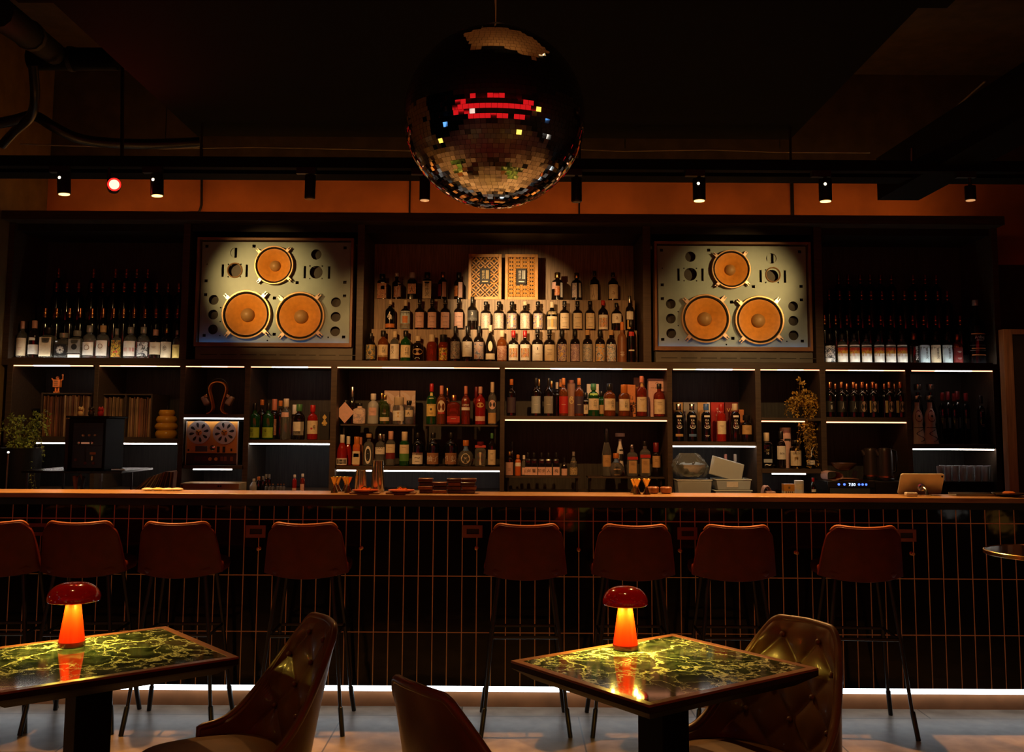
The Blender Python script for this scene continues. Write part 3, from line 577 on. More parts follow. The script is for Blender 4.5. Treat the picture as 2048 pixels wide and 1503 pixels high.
# --- bay F upper
ctx(ZF, 7.26, 'on the right-of-centre whisky shelf', 'whisky bottles on the shelf right of centre')
bt(1023, 758, 19, 'w', 'dark', 'orange', [Lb(.08, .5, 'dpurple', 60)], 'orange-capped dark bottle with dark label, leftmost')
for x, m, d, c in ((1072, 'silver', 'pale blue-grey', 'black'), (1097, 'grey', 'silver grey', 'black'), (1127, 'red', 'bright red', 'orange'), (1158, 'dpurple', 'dark purple', 'orange')):
    bt(x, 756, 18.5, 'w', 'amber' if c == 'orange' else 'dark', c, [Lb(.07, .52, m, 72), ('P', .3, 1, 'w')], 'long-necked bottle with %s label' % d, capz=.82)
for x, t2, c, d in ((1078, 757, 'gold', 'bottle with gold-striped neck behind the blue-grey-labelled one'), (1103, 761, 'gold', 'bottle with thin gold neck behind the silver-labelled one'), (1114, 764, 'cream', 'bottle with thin cream cap, left of the red label,'), (1121, 758, 'orange', 'orange-capped bottle directly behind the red-labelled one')):
    bt(x, t2, 14, 't', 'dark', c, [], d, Y=7.42)
bt(1171, 785, 18, 'd', 'dark', 'black', [Lb(.1, .65, 'cream', 60), ('T', '山\n崎', .4, .3, 'k', .5, .1)], 'dark bottle with small cream label, behind the purple-labelled one', Y=7.38)
bt(1203, 782, 18, 'd', 'green', 'black', [Lb(.1, .45, 'tan', 60)], 'green bottle with tan label, between two character-labelled bottles', Y=7.38)
bt(1187, 767, 22, 'd', 'green', 'green', [Lb(.19, .54, 'cream', 62), ('T', '白\n州', .38, .24, 'k', .6, .2), (.64, .7, 50, 'lime')], 'green bottle with cream label and tall black characters')
bt(1219, 767, 24, 'd', 'amber', 'black', [Lb(.18, .54, 'cream', 60), ('T', '白\n州', .37, .24, 'k', .5, .45), ('P', .44, 3, 'b')], 'amber bottle with cream label, left of two')
bt(1248, 769, 23, 'd', 'amber', 'orange', [Lb(.18, .54, 'cream', 60), ('T', '山\n崎', .38, .22, 'k', .55, .3)], 'amber bottle with cream label and orange neck', capz=.74)
bt(1283, 752, 21, 'w', 'redamb', 'salmon', [Lb(.12, .48, 'cream', 68), ('P', .42, 2, 'b'), ('T', '10', .26, .06, 'g'), (.74, .82, 35, 'gold')], 'red-amber whisky bottle with gold neck seal')
bt(1318, 767, 23, 'd', 'redamb', 'black', [Lb(.08, .52, 'cream', 64), ('P', .44, 3, 'k'), ('P', .2, 2, 'b')], 'black-capped whisky bottle with cream label, rightmost', capz=.84, caprad=.42)
# --- bay F lower risers
ctx(ZF1+.0005, 7.36, 'on the miniature bottle riser', 'bottles on the miniature riser')
bt(1019, 903, 15, 'l', 'dark', 'gold', [Lb(.02, .56, 'pink', 76), ('P', .3, 4, 'b')], 'gold-collared bottle with tall pink label, leftmost', capz=.82)
bt(1024, 883, 9, 't', 'dark', 'black', [], 'thin black-necked bottle behind the gold-collared one', Y=7.45)
bt(1036, 909, 12, 'l', 'orange', 'orange', [(.45, .75, 60, 'white')], 'orange bitters bottle with white label', capz=.82)
bt(1048, 910, 10, 'd', 'clear', 'white', [Lb(.05, .4, 'pink', 50)], 'narrow clear miniature beside the orange bottle')
for i, (x, ww, s) in enumerate(((1056, 12, '山崎'), (1068, 14, '響'), (1083, 14, '知多'), (1097, 13, '人'), (1112.5, 13, '梅'))):
    bt(x, 905, ww, 'q', 'dark', 'black', [Lb(.03, .38, 'pink', 56), ('T', s, .22, .16, 'k')], '%s of five dark miniatures with small pink labels, from left,' % ORD[i+1], caprad=.34)
bt(1128.5, 915, 13, 'f', 'dark', 'black', [Lb(.03, .4, 'pink', 56)], 'tapered dark miniature with pink label and peach tag')
bt(1147, 903, 16, 'f', 'clear', 'glass', [(.05, .6, 68, 'goldlace')], 'gold lace-patterned miniature, rightmost')
ctx(ZF2+.0005, 7.36, 'on the tan-tag riser', 'bottles on the tan-tag riser')
bt(1213, 856, 19, 'f', 'clear', 'black', [(.2, .44, 55, 'tan'), ('P', .36, 3, 'b')], 'tall tapered bottle with long black neck, leftmost', capz=.70)
bt(1240, 866, 19, 'a', 'white', 'white', [(.35, .62, 40, 'black', 20)], 'white ceramic bottle with fan-shaped blue stopper', Y=7.45, capz=.92, caprad=1.0)
bt(1232, 906, 31, 'r', 'clear', 'orange', [(.06, .55, 27, 'tan', 3), ('T', '七\n喜', .3, .3, 'k'), (.6, .76, 55, 'blue')], 'round clear bottle with blue neck and tan character tag')
for x, top, d in ((1264, 889, 'left'), (1289.5, 882, 'right')):
    bt(x, top, 21, 'q', 'clear', 'silver' if d == 'left' else 'black', [(.1, .5, 42, 'tan', -4/57), ('P', .42, 3, 'b'), (.53, .62, 60, 'red')], '%s square clear bottle of two with red ribbons' % d, capz=.86, caprad=.25)
bt(1312, 885, 17, 'w', 'dark', 'dred', [(.27, .61, 62, 'tan'), ('P', .5, 3, 'b')], 'dark red-necked bottle with hanging tan tag, rightmost', capz=.72)
# --- bay G
ctx(ZG, 7.27, 'on the boxed whisky shelf', 'bottles on the boxed whisky shelf')
for x, c, gl, lab, d in ((1357, 'silver', 'black', [(.13, .2, 45, 'tan')], 'tan lower label'), (1383.5, 'silver', 'black', [(.13, .2, 45, 'blue')], 'blue lower label'), (1412, 'blue', 'black', [('P', .16, 2, 'w')], 'blue-grey cap and plain base'), (1469.5, 'cream', 'dark', [], 'cream cap')):
    bt(x, 807, 20.5, 'l', gl, c, [(.64, .69, 32, 'white')]+lab+[('T', 'KA\nVA\nLAN', .48, .22, 'w', 1.0), ('T', '⌣', .36, .05, 'w', 1.2)], 'black bottle with white lettering and '+d+',', capz=.82)
bt(1442, 808, 19, 'l', 'red', 'red', [(.2, .55, 62, 'cream'), ('P', .42, 2, 'b')], 'red bottle with cream label in front of red box,', capz=.82)
bt(1492.5, 830, 21, 'd', 'dark', 'black', [(.28, .62, 62, 'tan'), ('P', .52, 3, 'b')], 'short dark bottle with tan label, rightmost', caprad=.7)
# --- bay H
ctx(ZH2, 7.27, 'on the shelf under the hanging fern', 'bottles under the hanging fern')
bt(1532.5, 865, 20, 'q', 'black', 'cream', [('P', .52, 2, 'g'), ('T', '10', .42, .06, 'w'), (.16, .26, 48, 'silver'), ('T', '~', .1, .05, 'w', 1.2)], 'square black bottle with gold lettering and cream cap', capz=.76, caprad=.36)
bt(1561.5, 862, 18, 'd', 'dark', 'black', [Lb(.24, .6, 'white', 72), ('T', 'BEN', .4, .05, 'k')], 'dark bottle with arched white label', capz=.78)
bt(1590, 880, 22.5, 'l', 'dark', 'black', [Lb(.1, .72*.87, 'cream', 68), ('T', 'DEANSTON', .53, .07, 'k', 1.4), ('P', .4, 3, 'b')], 'dark bottle with large cream label', capz=.86)
bt(1619, 872, 20, 'd', 'black', 'silver', [('T', 'Y', .52, .3, 'w', 1.2), (.12, .26, 52, 'white'), ('P', .2, 2, 'k')], 'black bottle with silver stag antlers', capz=.84, caprad=.4)
ctx(ZBC, 7.12, 'on the back counter', 'small bottles and tools on the back counter')
bt(1626, 955, 11, 'f', 'dark', 'red', [(.2, .35, 50, 'white')], 'small dark sauce bottle with red cap', capz=.78, caprad=.45)
# --- bay I
ctx(ZI, 7.27, 'on the face-label shelf', 'copper-capped bottles on the face-label shelf')
for x, m, d in ((1659, 'k', 'first copper-capped bottle with black label from left'), (1682, 'k', 'second copper-capped bottle with black label from left'), (1706, 'k', 'third copper-capped bottle with black label from left'),
                (1723.6, 'f', 'first copper-capped bottle with face portrait from left'), (1745, 'f', 'second copper-capped bottle with face portrait from left'), (1778, 'f', 'third copper-capped bottle with face portrait from left'), (1800, 'f', 'fourth copper-capped bottle with face portrait from left')):
    labs = [Lb(.14, .46, 'black', 70), ('T', '一\n番' if x < 1670 else '人', .32, .2, 'w', .4)] if m == 'k' else [Lb(.14, .46, 'black', 75), (.15, .45, 30, 'face', 0, 'oval')]
    if x in (1745, 1778, 1800): labs += [(.13, .47, 9, 'gold', -50), (.13, .47, 7, 'cream', -68 if x != 1745 else 58)]
    bt(x, 764, 19.5, 'w', 'black', 'copper', labs, d, capz=.83)
for i, x in enumerate((1670, 1693, 1712, 1733, 1752, 1768, 1789)):
    bt(x, 767, 16, 'w', 'black', 'copper', [], '%s from left of the unlabelled copper-capped bottles behind' % ORD[i+1], Y=7.42, capz=.83)
# --- bay J
ctx(ZJ, 7.27, 'on the right end shelf', 'bottles on the right end shelf')
for x, d in ((1833, 'left'), (1858.5, 'right')):
    t = bt(x, 791, 30, 'a', 'pale', 'silver', [(.45, .7, 45, 'dred', 0, 'oval'), (.49, .66, 38, 'pink', 0, 'oval'), (.55, .6, 12, 'black', 0, 'oval')], '%s of two pale pink painted ceramic bottles' % d, capz=.91, caprad=.62)
    mb = MB(); Hh = zt(x, 791, 7.27)-ZJ; Rr = 15*7.27/FPX
    for k in range(22):
        a = k/21; zz = (.05+.24*a)*Hh; th = math.sin(a*7)*.6+.1; r = Rr*prof_r(SHP['a'][0], zz/Hh)+.0012
        mb.sphere((r*math.sin(th), -r*math.cos(th), zz), .0035, 8, 5, (1, .4, 1))
    for k in range(12):
        th = -1+2*k/11; zz = .335*Hh; r = Rr*prof_r(SHP['a'][0], .335)+.001; mb.sphere((r*math.sin(th), -r*math.cos(th), zz), .003, 8, 5, (1, .4, 1))
    mb.build('painted_dots', INK['k'], t)
    t2 = bt(x+2, 768, 26, 'a', 'black', 'silver', [], '%s of two dark bottles with domed silver tops, behind the pink ceramic pair' % d, Y=7.48, capz=.90, caprad=.6, place=False)
for i, (x, tp) in enumerate(((1884, 785), (1895, 783), (1908, 786), (1914, 782), (1931, 786), (1961, 791))):
    bt(x, tp, 15, 'l', 'black', 'dred' if i < 5 else 'black', [(.3, .5, 20, 'dgrey')] if i != 5 else [('P', .7, 2, 'w'), ('P', .4, 2, 'w')], '%s from left of the slim black bottles' % ORD[i+1], Y=7.27 if i in (0, 2, 4, 5) else 7.42)
# ------------------------------------------------------------------ loudspeakers
BAF = mat('baffle_blue_grey', (.22, .31, .33), .45, metal=.15, var=.18, vs=4)
CONE = mat('cone_paper', (.58, .24, .035), .5, var=.12, vs=30); DUST = mat('dust_cap', (.30, .18, .07), .45, var=.1); RUB = mat('rubber', (.012, .011, .01), .5)
FRM = mat('frame_brown', (.22, .11, .06), .35, var=.25, vs=6); RIM = mat('cast_rim', (.42, .27, .14), .35, metal=.4)
LUG = mat('steel_lug', (.62, .50, .40), .3, metal=.6)
def driver(parent, x, z, R):
    d = MB().lathe([(R*.80, -.02), (R, -.02), (R, .035), (R*.985, .042), (R*.93, .042), (R*.90, .03), (R*.80, .03)], 56, axis='Y', ring=True).build('driver_rim', RIM, parent, (x, 0, z))
    MB().lathe([(R*.925, .030), (R*.915, .040), (R*.88, .043), (R*.845, .038), (R*.83, .028)], 56, axis='Y', ring=True).build('surround', RUB, d)
    pr = [(R*.84, .034)]
    for i in range(1, 13):
        t = i/12; rr = R*(.84-.56*t); pr.append((rr, .034-.045*t**1.25+(.0012 if i % 2 else 0)*(1-t)))
    MB().lathe(pr, 56, axis='Y', caps=False).build('cone', CONE, d)
    MB().lathe([(R*.29, -.014)]+[(R*.285*math.cos(a*PI/16), -.010+R*.24*math.sin(a*PI/16)) for a in range(8)]+[(.0005, -.010+R*.24)], 32, axis='Y').build('dust_cap', DUST, d)
    for a in (45, 135, 225, 315):
        a = math.radians(a+3); cx, cz = math.cos(a), math.sin(a); tx, tz = -cz, cx
        mb = MB(); rot = Matrix(((cx, 0, tx), (0, 1, 0), (cz, 0, tz)))
        mb.box((cx*R*1.02, -.03, cz*R*1.02), (R*.16, .03, R*.16), rot)
        for s in (-1, 1): mb.box((cx*R*1.15+tx*s*R*.045, -.03, cz*R*1.15+tz*s*R*.045), (R*.13, .022, R*.045), rot)
        mb.build('mounting_lug', LUG, d, bevel=.001)
def speaker(cx, cy, mirror, label):
    k = YC/FPX
    c = atY(cx, cy, YC+.03); t = thing('loudspeaker', label, 'speaker', c, 0, 'pair of built-in loudspeakers')
    W, H = 151*k, 103.5*k
    px = lambda x: (x-975)*k/5.689; pz = lambda y: -(y-712)*k/5.689
    s = -1 if mirror else 1
    loops = [rect(0, 0, 2*W, 2*H)]
    for x, y, r in ((500*1, 250, 60), (1435, 265, 60), (498, 455, 75), (1438, 472, 75), (268, 800, 57), (268, 970, 57), (270, 1140, 57), (1675, 820, 57), (1675, 988, 57), (1673, 1155, 57)):
        loops.append(circ(px(x), pz(y), r*k/5.689))
    for x, y, a, b in ((360, 460, 27, 145), (637, 460, 27, 145), (1308, 472, 27, 145), (1588, 475, 27, 145)): loops.append(rect(px(x), pz(y), a*k/5.689, b*k/5.689))
    for x, y in ((167, 175), (712, 172), (172, 580), (172, 740), (172, 1210), (967, 775), (975, 1193), (1222, 595), (1772, 588), (1772, 745), (1772, 1220), (1765, 185)): loops.append(rect(px(x), pz(y), 38*k/5.689, 34*k/5.689))
    for x, y in ((424, 386), (568, 386), (424, 530), (568, 530), (1366, 400), (1508, 400), (1366, 545), (1508, 545), (175, 385), (352, 890), (352, 1050), (352, 1212), (1595, 1225), (900, 1265)): loops.append(circ(px(x), pz(y), 9*k/5.689, 10))
    for x, y, r in ((960, 400, 226), (660, 972, 283), (1275, 987, 283)): loops.append(circ(px(x), pz(y), r*k/5.689*.82, 48))
    curve_plate(loops, .008).build('baffle', BAF, t, smooth=False)
    MB().bx(-W, W, .04, .3, -H, H).build('cabinet_box', RUB, t)
    fr = MB(); fw = .018; o = .008
    for a, b, c_, d in ((-W-o-fw, -W-o, -H-o-fw, H+o+fw), (W+o, W+o+fw, -H-o-fw, H+o+fw), (-W-o, W+o, H+o, H+o+fw), (-W-o, W+o, -H-o-fw, -H-o)):
        fr.bx(a, b, -.045, .06, c_, d)
    fr.build('frame', FRM, t, bevel=.002)
    MB().bx(-W-o, W+o, -.044, -.041, -H-o, -H-o+.012).build('added_lip', FRM, t); MB().bx(-W, W, -.038, -.030, -H-o+.0005, -H-o+.006).build('added_glow_strip', mat('added_blue_glow', (.35, .6, 1), emit=2.2, ecol=(.16, .45, 1)), t, smooth=False)  # lip and blue strip are added, they tint the lower baffle
    # half-covered tweeter hole and ringed tweeter
    tx = -s*(975-500)*k/5.689
    MB().bx(tx-60*k/5.689, tx-15*k/5.689, .006, .01, pz(250)-.04, pz(250)+.04).bx(tx+15*k/5.689, tx+60*k/5.689, .006, .01, pz(250)-.04, pz(250)+.04).build('horn_flap', BAF, t, smooth=False)
    MB().lathe([(75*k/5.689, 0), (90*k/5.689, 0), (90*k/5.689, .008), (84*k/5.689, .012), (75*k/5.689, .008)], 32, axis='Y', ring=True).build('tweeter_ring', RIM, t, (tx, 0, pz(455)))
    for x, y, r in ((960, 400, 226), (660, 972, 283), (1275, 987, 283)): driver(t, px(x), pz(y), r*k/5.689)
    # slotted stand under the cabinet
    zb = ZPT+.001-c.z; hz = -H-o-fw-.002
    st = MB().bx(-W-.02, W+.03, -.02, .3, zb, hz).build('base_plinth', mat('plinth_grey', (.10, .095, .085), .5, var=.2), t, bevel=.002)
    sl = MB()
    for i in range(8): sl.bx(-W+.02+i*.143, -W+.02+i*.143+.118, -.0215, -.0195, (zb+hz)/2-.012, (zb+hz)/2-.006)
    sl.build('slot_line', RUB, st, smooth=False)
speaker(551, 585, False, 'large framed loudspeaker with three orange drivers, left of the central bottles')
speaker(1464, 593, True, 'large framed loudspeaker with three orange drivers, right of the central bottles')
# ------------------------------------------------------------------ wooden lattice boxes
LAT = mat('lattice_wood', (.55, .27, .06), .45, var=.2, vs=20)
def lattice(cx, ptop, pbot, kind, label):
    k = 7.52/FPX; z = stC[1][0]+.001; H = (pbot-ptop)*k*.99; W = 33.3*k
    t = thing('lattice_box', label, 'box', (atY(cx, 560, 7.52).x, 7.535, z), 0, 'lattice boxes on the top central step')
    fr = MB(); f = .022
    for a, b, c_, d in ((-W, -W+f, 0, H), (W-f, W, 0, H), (-W+f, W-f, 0, f), (-W+f, W-f, H-f, H)): fr.bx(a, b, -.03, .04, c_, d)
    fr.build('frame', LAT, t, bevel=.0015)
    MB().bx(-W+f, W-f, .0, .03, f, H-f).build('back_board', mat('lattice_back', (.028, .011, .004), .6), t)
    w2, z0, z1 = W-f, f, H-f; pw, ph = .037, .059; zc = H*.52
    mb = MB()
    inpl = lambda x, z_: abs(x) < pw+.001 and abs(z_-zc) < ph+.001
    if kind == 'rings':
        r = w2/3.0; g = r
        for i in range(-3, 4):
            for j in range(0, 13):
                x0_, zz0 = i*g, z0+j*g
                if (i+j) % 2: continue
                seg = []
                for a in range(33):
                    th = 2*PI*a/32; x_, z_ = x0_+r*math.cos(th), zz0+r*math.sin(th)
                    ok = abs(x_) <= w2+1e-4 and z0-1e-4 <= z_ <= z1+1e-4 and not inpl(x_, z_)
                    if ok: seg.append((x_, -.012, z_))
                    if (not ok or a == 32) and len(seg) > 1: mb.tube(seg, .005, 5); seg = []
                    elif not ok: seg = []
    else:
        g = w2/4.0
        def bar(a, b):
            n = 24; seg = []
            for i in range(n+1):
                q = (a[0]+(b[0]-a[0])*i/n, a[1]+(b[1]-a[1])*i/n)
                ok = abs(q[0]) <= w2+1e-4 and z0 <= q[1] <= z1 and not inpl(*q)
                if ok: seg.append((q[0], -.012, q[1]))
                if (not ok or i == n) and len(seg) > 1: mb.tube([seg[0], seg[-1]], .0042, 5); seg = []
                elif not ok: seg = []
        for i in range(-4, 5): bar((i*g, z0), (i*g, z1))
        sl = math.tan(PI/6); L = 2*w2
        for j in range(-4, 14):
            zz = z0+j*g*1.155
            bar((-w2, zz), (w2, zz+L*sl)); bar((-w2, zz+L*sl), (w2, zz))
        for j in range(0, 24): bar((-w2, z0+j*g*.5775), (w2, z0+j*g*.5775)) if j % 2 else None
    mb.build('lattice', LAT, t)
    pl = MB().bx(-pw, pw, -.022, -.004, zc-ph, zc+ph).build('name_plate', INK['k'], t)
    tm = MB(); text_flat(tm, '軽\n井\n沢', (-.013, -.0225, zc+.010), .066)
    for q in range(3): tm.bx(.007+q*.008, .011+q*.008, -.0226, -.0222, zc-.022, zc+.044)
    tm.bx(-.022, .022, -.0226, -.0222, zc-.046, zc-.038); tm.build('lettering', INK['g' if kind == 'rings' else 'w'], pl, smooth=False)
lattice(970, 507, 600.5, 'rings', 'left wooden lattice box with interlaced circle pattern and black name plate')
lattice(1043, 507.5, 601, 'tri', 'right wooden lattice box with fine triangular pattern and black name plate')
# ------------------------------------------------------------------ boxes behind the whiskies
def pack(px0, px1, pt, Y, z, m, label, d=.08, txt=None, cyl=False, extra=None):
    k = Y/FPX; xm = (px0+px1)/2; X = atY(xm, pt, Y).x; H = atY(xm, pt, Y).z-z; W = (px1-px0)/2*k
    t = thing('gift_tube' if cyl else 'gift_box', label, 'tube' if cyl else 'box', (X, Y, z+.001), 0, 'gift boxes behind the bottles')
    if cyl:
        MB().lathe([(W, 0), (W, H-.02)], 28, c=(0, W, 0)).build('tube', LBL[m] if m in LBL else m, t)
        MB().lathe([(W*1.03, H-.02), (W*1.03, H)], 28, c=(0, W, 0)).build('lid', CAPM['cream' if m != 'copper' else 'copper'], t)
        yf = -.001
    else:
        MB().bx(-W, W, 0, d, 0, H).build('carton', LBL[m] if m in LBL else m, t, bevel=.001); yf = -.0008
    for (s, x, zc, h, ink) in (txt or []):
        text_flat(MB(), s, (x*W, yf, zc*H), h*H).build('lettering', INK[ink], t, smooth=False)
    for (x0_, x1_, za, zb, mk) in (extra or []):
        MB().bx(x0_*W, x1_*W, yf, yf+.0006, za*H, zb*H).build('printed_panel', LBL[mk], t, smooth=False)
    return t
pack(769, 799, 781, 7.53-.04, ZE1, art('box_sky', [(.55, .38, .28), (.62, .5, .44), (.5, .36, .28), (.6, .46, .38)], 9), 'pale pink gift box behind the green gin bottle', .04)
pack(800.5, 831, 781, 7.49, ZE1, art('box_sky2', [(.6, .42, .3), (.62, .5, .44), (.55, .4, .3), (.5, .36, .3)], 9), 'pale pink gift box behind the black-stoppered letter bottle', .04, txt=[('▆', .3, .66, .09, 'k')])
pack(1135, 1151, 760, 7.42, ZF, 'copper', 'plain brown gift tube behind the red-labelled whisky', cyl=True, txt=[('ϐ', 0, .45, .2, 'g')])
pack(1174, 1197.5, 768, 7.4, ZF, 'cream', 'slim cream gift box behind the green whisky bottle', .06, txt=[('白', -.3, .9, .07, 'k')])
pack(1252, 1271, 769, 7.4, ZF, 'orange', 'orange gift box with black brushed character', .06, txt=[('崎', .1, .28, .38, 'k'), ('山', 0, .6, .15, 'k')])
pack(1268, 1289, 755, 7.47, ZF, 'copper', 'tall dull pink gift box behind the gold-sealed whisky', .06)
pack(1297, 1330.5, 757, 7.38, ZF, 'pink', 'wide pale gift box behind the rightmost whisky', .07, txt=[('⌒', 0, .88, .05, 'b'), ('THE BALVENIE', 0, .76, .035, 'b')])
for a, b, m, d, tx in ((1347, 1365.5, 'tan', 'tan gift box at the left end', []), (1367, 1394, 'grey', 'plain grey gift box, second', []), (1395, 1420, 'tan', 'tan and white striped gift box', [('V', .1, .82, .1, 'k')]),
                   (1422, 1448, 'red', 'bright red gift box', [('KA\nVA\nLAN', .15, .76, .2, 'w')]), (1450, 1476, 'dred', 'dark red gift box', [('VA', -.2, .8, .1, 'g')])):
    pack(a, b, 804.5, 7.37, ZG, m, d+' behind white-lettered black bottles', .08, txt=tx, extra=[(.5, .95, 0, 1, 'white')] if 'striped' in d else None)
pack(1477.5, 1487.5, 819, 7.38, ZG, 'orange', 'small orange gift box behind the short dark bottle', .05)
pack(1563, 1584, 855, 7.33, ZH2, 'pink', 'pale gift tube behind the large cream-labelled bottle', cyl=True, txt=[('▰', .1, .7, .05, 'k')])
pack(640, 659, 823, 7.36, ZD, 'black', 'black box with gold emblem at the right end, lime label shelf', .06, txt=[('♦\n♣', 0, .7, .4, 'g')])
# ------------------------------------------------------------------ left bay: records, figurine, vase
RECC = [(.22, .09, .035), (.14, .05, .025), (.30, .15, .07), (.10, .04, .02), (.36, .2, .1), (.2, .12, .05), (.26, .08, .04), (.06, .03, .02), (.42, .26, .14), (.17, .075, .045)]
RECN = ['rust', 'dark brown', 'tan', 'umber', 'sand', 'olive brown', 'brick', 'black', 'cream', 'russet']
RECM = [mat('record_sleeve_'+n.replace(' ', '_'), c, .6, var=.5, vs=25, stretch=(1, 1, .3)) for n, c in zip(RECN, RECC)]
def crate(px0, px1, ptop, label, side, n, div=None):
    Y = 7.3; k = Y/FPX; X0, X1 = atY(px0, 840, Y).x, atY(px1, 840, Y).x; H = atY(px0, ptop, Y).z-ZA
    t = thing('record_crate', label, 'crate', ((X0+X1)/2, Y, ZA+.0008), 0, 'record crates on the left shelf'); W = (X1-X0)/2
    [MB().bx(q, q+.01, 0, .36, 0, H).build('side_panel', SHELFW, t) for q in (-W, W-.01)]
    MB().bx(-W+.01, W-.01, 0, .36, 0, .008).build('bottom_panel', SHELFW, t); MB().bx(-W+.01, W-.01, 0, .36, H-.01, H).build('top_panel', SHELFW, t)
    if div: MB().bx(-.006, .006, .0, .36, .008, H-.01).build('divider', SHELFW, t)
    x = -W+.014; i = 0; rng = random.Random(len(side)+n)
    while i < n:
        w_ = (2*W-.028)/n
        if div and abs(x+w_/2) < .012: x += .0
        ci = rng.randrange(10); h = .285+rng.random()*.018-(.012 if side == 'right' else 0); tl = rng.uniform(-.012, .012); th = w_*rng.uniform(.55, .92); y0 = rng.uniform(.004, .03)
        if not (div and abs(x+w_/2) < .01):
            xm = (X0+X1)/2+x+w_/2; zb = ZA+.0095
            mb = MB().add([(-th/2, y0, 0), (th/2, y0, 0), (th/2, y0+.3, 0), (-th/2, y0+.3, 0), (-th/2+tl*.25, y0, h), (th/2+tl*.25, y0, h), (th/2+tl*.25, y0+.3, h), (-th/2+tl*.25, y0+.3, h)], [(0, 3, 2, 1), (4, 5, 6, 7), (0, 1, 5, 4), (1, 2, 6, 5), (2, 3, 7, 6), (3, 0, 4, 7)])
            o = mb.build('record_sleeve', RECM[ci], None, (xm, Y, zb), smooth=False)
            tag(o, '%s record sleeve, %s from left in the %s record crate' % (RECN[ci], ORD[i+1], side), 'record', 'records in the %s crate' % side)
        x += w_; i += 1
crate(80, 183, 785, 'open black record crate under the orange figurine, packed with sleeves', 'left', 27)
crate(196, 303, 787, 'open black record crate beside the yellow ringed vase, packed with sleeves', 'right', 28, True)
# orange toy figure
def figurine():
    Y = 7.4; zb = atY(115, 785, 7.3).z+.002; k = Y/FPX; p = atY(115, 783, Y)
    t = thing('toy_figure', 'orange radio-bodied toy figure with one arm raised, on the left record crate', 'toy', (p.x, Y, zb))
    m = mat('toy_orange', (.80, .22, .04), .45)
    b = MB().bx(-.030, .022, -.02, .02, .042, .098).build('body', m, t, bevel=.003)
    sp = MB()
    for i in range(3): sp.bx(-.021, .008, -.0215, -.0195, .054+i*.014, .060+i*.014)
    sp.build('speaker_slots', INK['b'], b, smooth=False)
    MB().sphere((-.004, 0, .110), .013, 14, 10).build('head', m, t)
    MB().tube([(.022, 0, .092), (.034, 0, .100), (.034, 0, .128)], [.006, .006, .005], 8).sphere((.033, 0, .132), .007).build('arm', m, t)
    MB().tube([(-.030, 0, .088), (-.040, 0, .099), (-.044, 0, .104)], [.006, .005, .004], 8).sphere((-.045, 0, .105), .0055).build('arm', m, t)
    for s in (-1, 1): MB().tube([(s*.011-.004, 0, .044), (s*.010-.004, 0, .008)], [.007, .007], 8).box((s*.010-.004, -.006, .005), (.015, .028, .010)).build('leg', m, t)
figurine()
# yellow ringed vase
Y = 7.34; k = Y/FPX; p = atY(332, 876, Y)
t = thing('ringed_vase', 'glossy mustard yellow vase of stacked rings, at the right end of the record shelf', 'vase', (p.x, Y, ZA+.001))
pr = [(.05, 0)]
H = 56*k
for i, (r, a, b) in enumerate(((21.5, 0, .29), (22.5, .29, .53), (20.5, .53, .78), (16, .78, 1))):
    for j in range(9):
        q = j/8; pr.append((k*(r*.84+(r*.16)*math.sin(PI*q)), H*(a+(b-a)*q)))
pr += [(.03, H+.002), (.012, H+.003)]
MB().lathe(pr, 32).build('body', mat('mustard_glaze', (.62, .30, .03), .18, coat=.6, var=.08), t)
MB().tube([(0, 0, H), (.004, 0, H+.032)], .004, 8).build('stem', BLACK, t)
# ------------------------------------------------------------------ black rack cabinet with three small figures on a metal stand
def stand_top(px, py, Y): return atY(px, py, Y).z
Y0 = 6.2; zs = stand_top(160, 939, Y0)
xa, xb = atY(66, 939, Y0).x, atY(262, 939, Y0).x
t = thing('equipment_stand', 'low black metal equipment stand behind the counter on the left', 'stand', ((xa+xb)/2, Y0, 0))
W = (xb-xa)/2
MB().bx(-W, W, -.15, .38, zs-.014, zs).build('top_plate', mat('stand_black', (.02, .018, .017), .22, metal=.5), t, bevel=.002)
for x in (-W+.03, W*.57): 
    for y in (-.13, .36): MB().bx(x-.006, x+.006, y-.006, y+.006, 0, zs-.014).build('leg', mat('leg_grey', (.12, .12, .12), .35, metal=.6), t)
MB().bx(-W+.03, W*.57, -.13, .36, .955, .97).build('lower_shelf', SHELFW, t)
p = atY(172, 940, Y0-.02); k = Y0/FPX
t = thing('rack_amplifier', 'black rack cabinet with round glowing dials on the metal stand', 'amplifier', (p.x, Y0-.03, zs+.001))
W, H = 36.5*k, 102*k
MB().bx(-W, W, 0, .3, 0, H).build('case', mat('case_black', (.006, .005, .005), .6, spec=.12), t, bevel=.004)
MB().bx(-W-.03, -W, .02, .26, 0, H*.98).build('side_cheek', mat('cheek_brown', (.03, .018, .012), .4), t, bevel=.003)
MB().bx(-W-.02, W+.02, -.006, .3, H, H+.012).build('top_cover', mat('case_black', ), t, bevel=.002)
fp = MB().bx(-W+.03, W-.012, -.006, .0, .012, H-.03).build('front_panel', mat('panel_black', (.02, .016, .013), .25), t, bevel=.001)
MB().bx(-W+.035, W-.016, -.0075, -.006, H*.46, H*.475).bx(-W+.035, W-.016, -.0075, -.006, H*.82, H*.83).bx(-.005, .003, -.0075, -.006, .03, H*.42).build('seam', RUB, fp, smooth=False)
for x, z in ((-.018, H*.665), (.02, H*.665), (.055, H*.668)): MB().lathe([(.007, 0), (.007, .012), (.004, .015)], 16, c=(x, -.006, z), axis='Y').build('knob', CAPM['cream'], t)
for x in (-.045, .035): MB().lathe([(.011, 0), (.011, .01), (.008, .012)], 20, c=(x, -.006, H*.52), axis='Y').build('dial', CAPM['silver'], t)
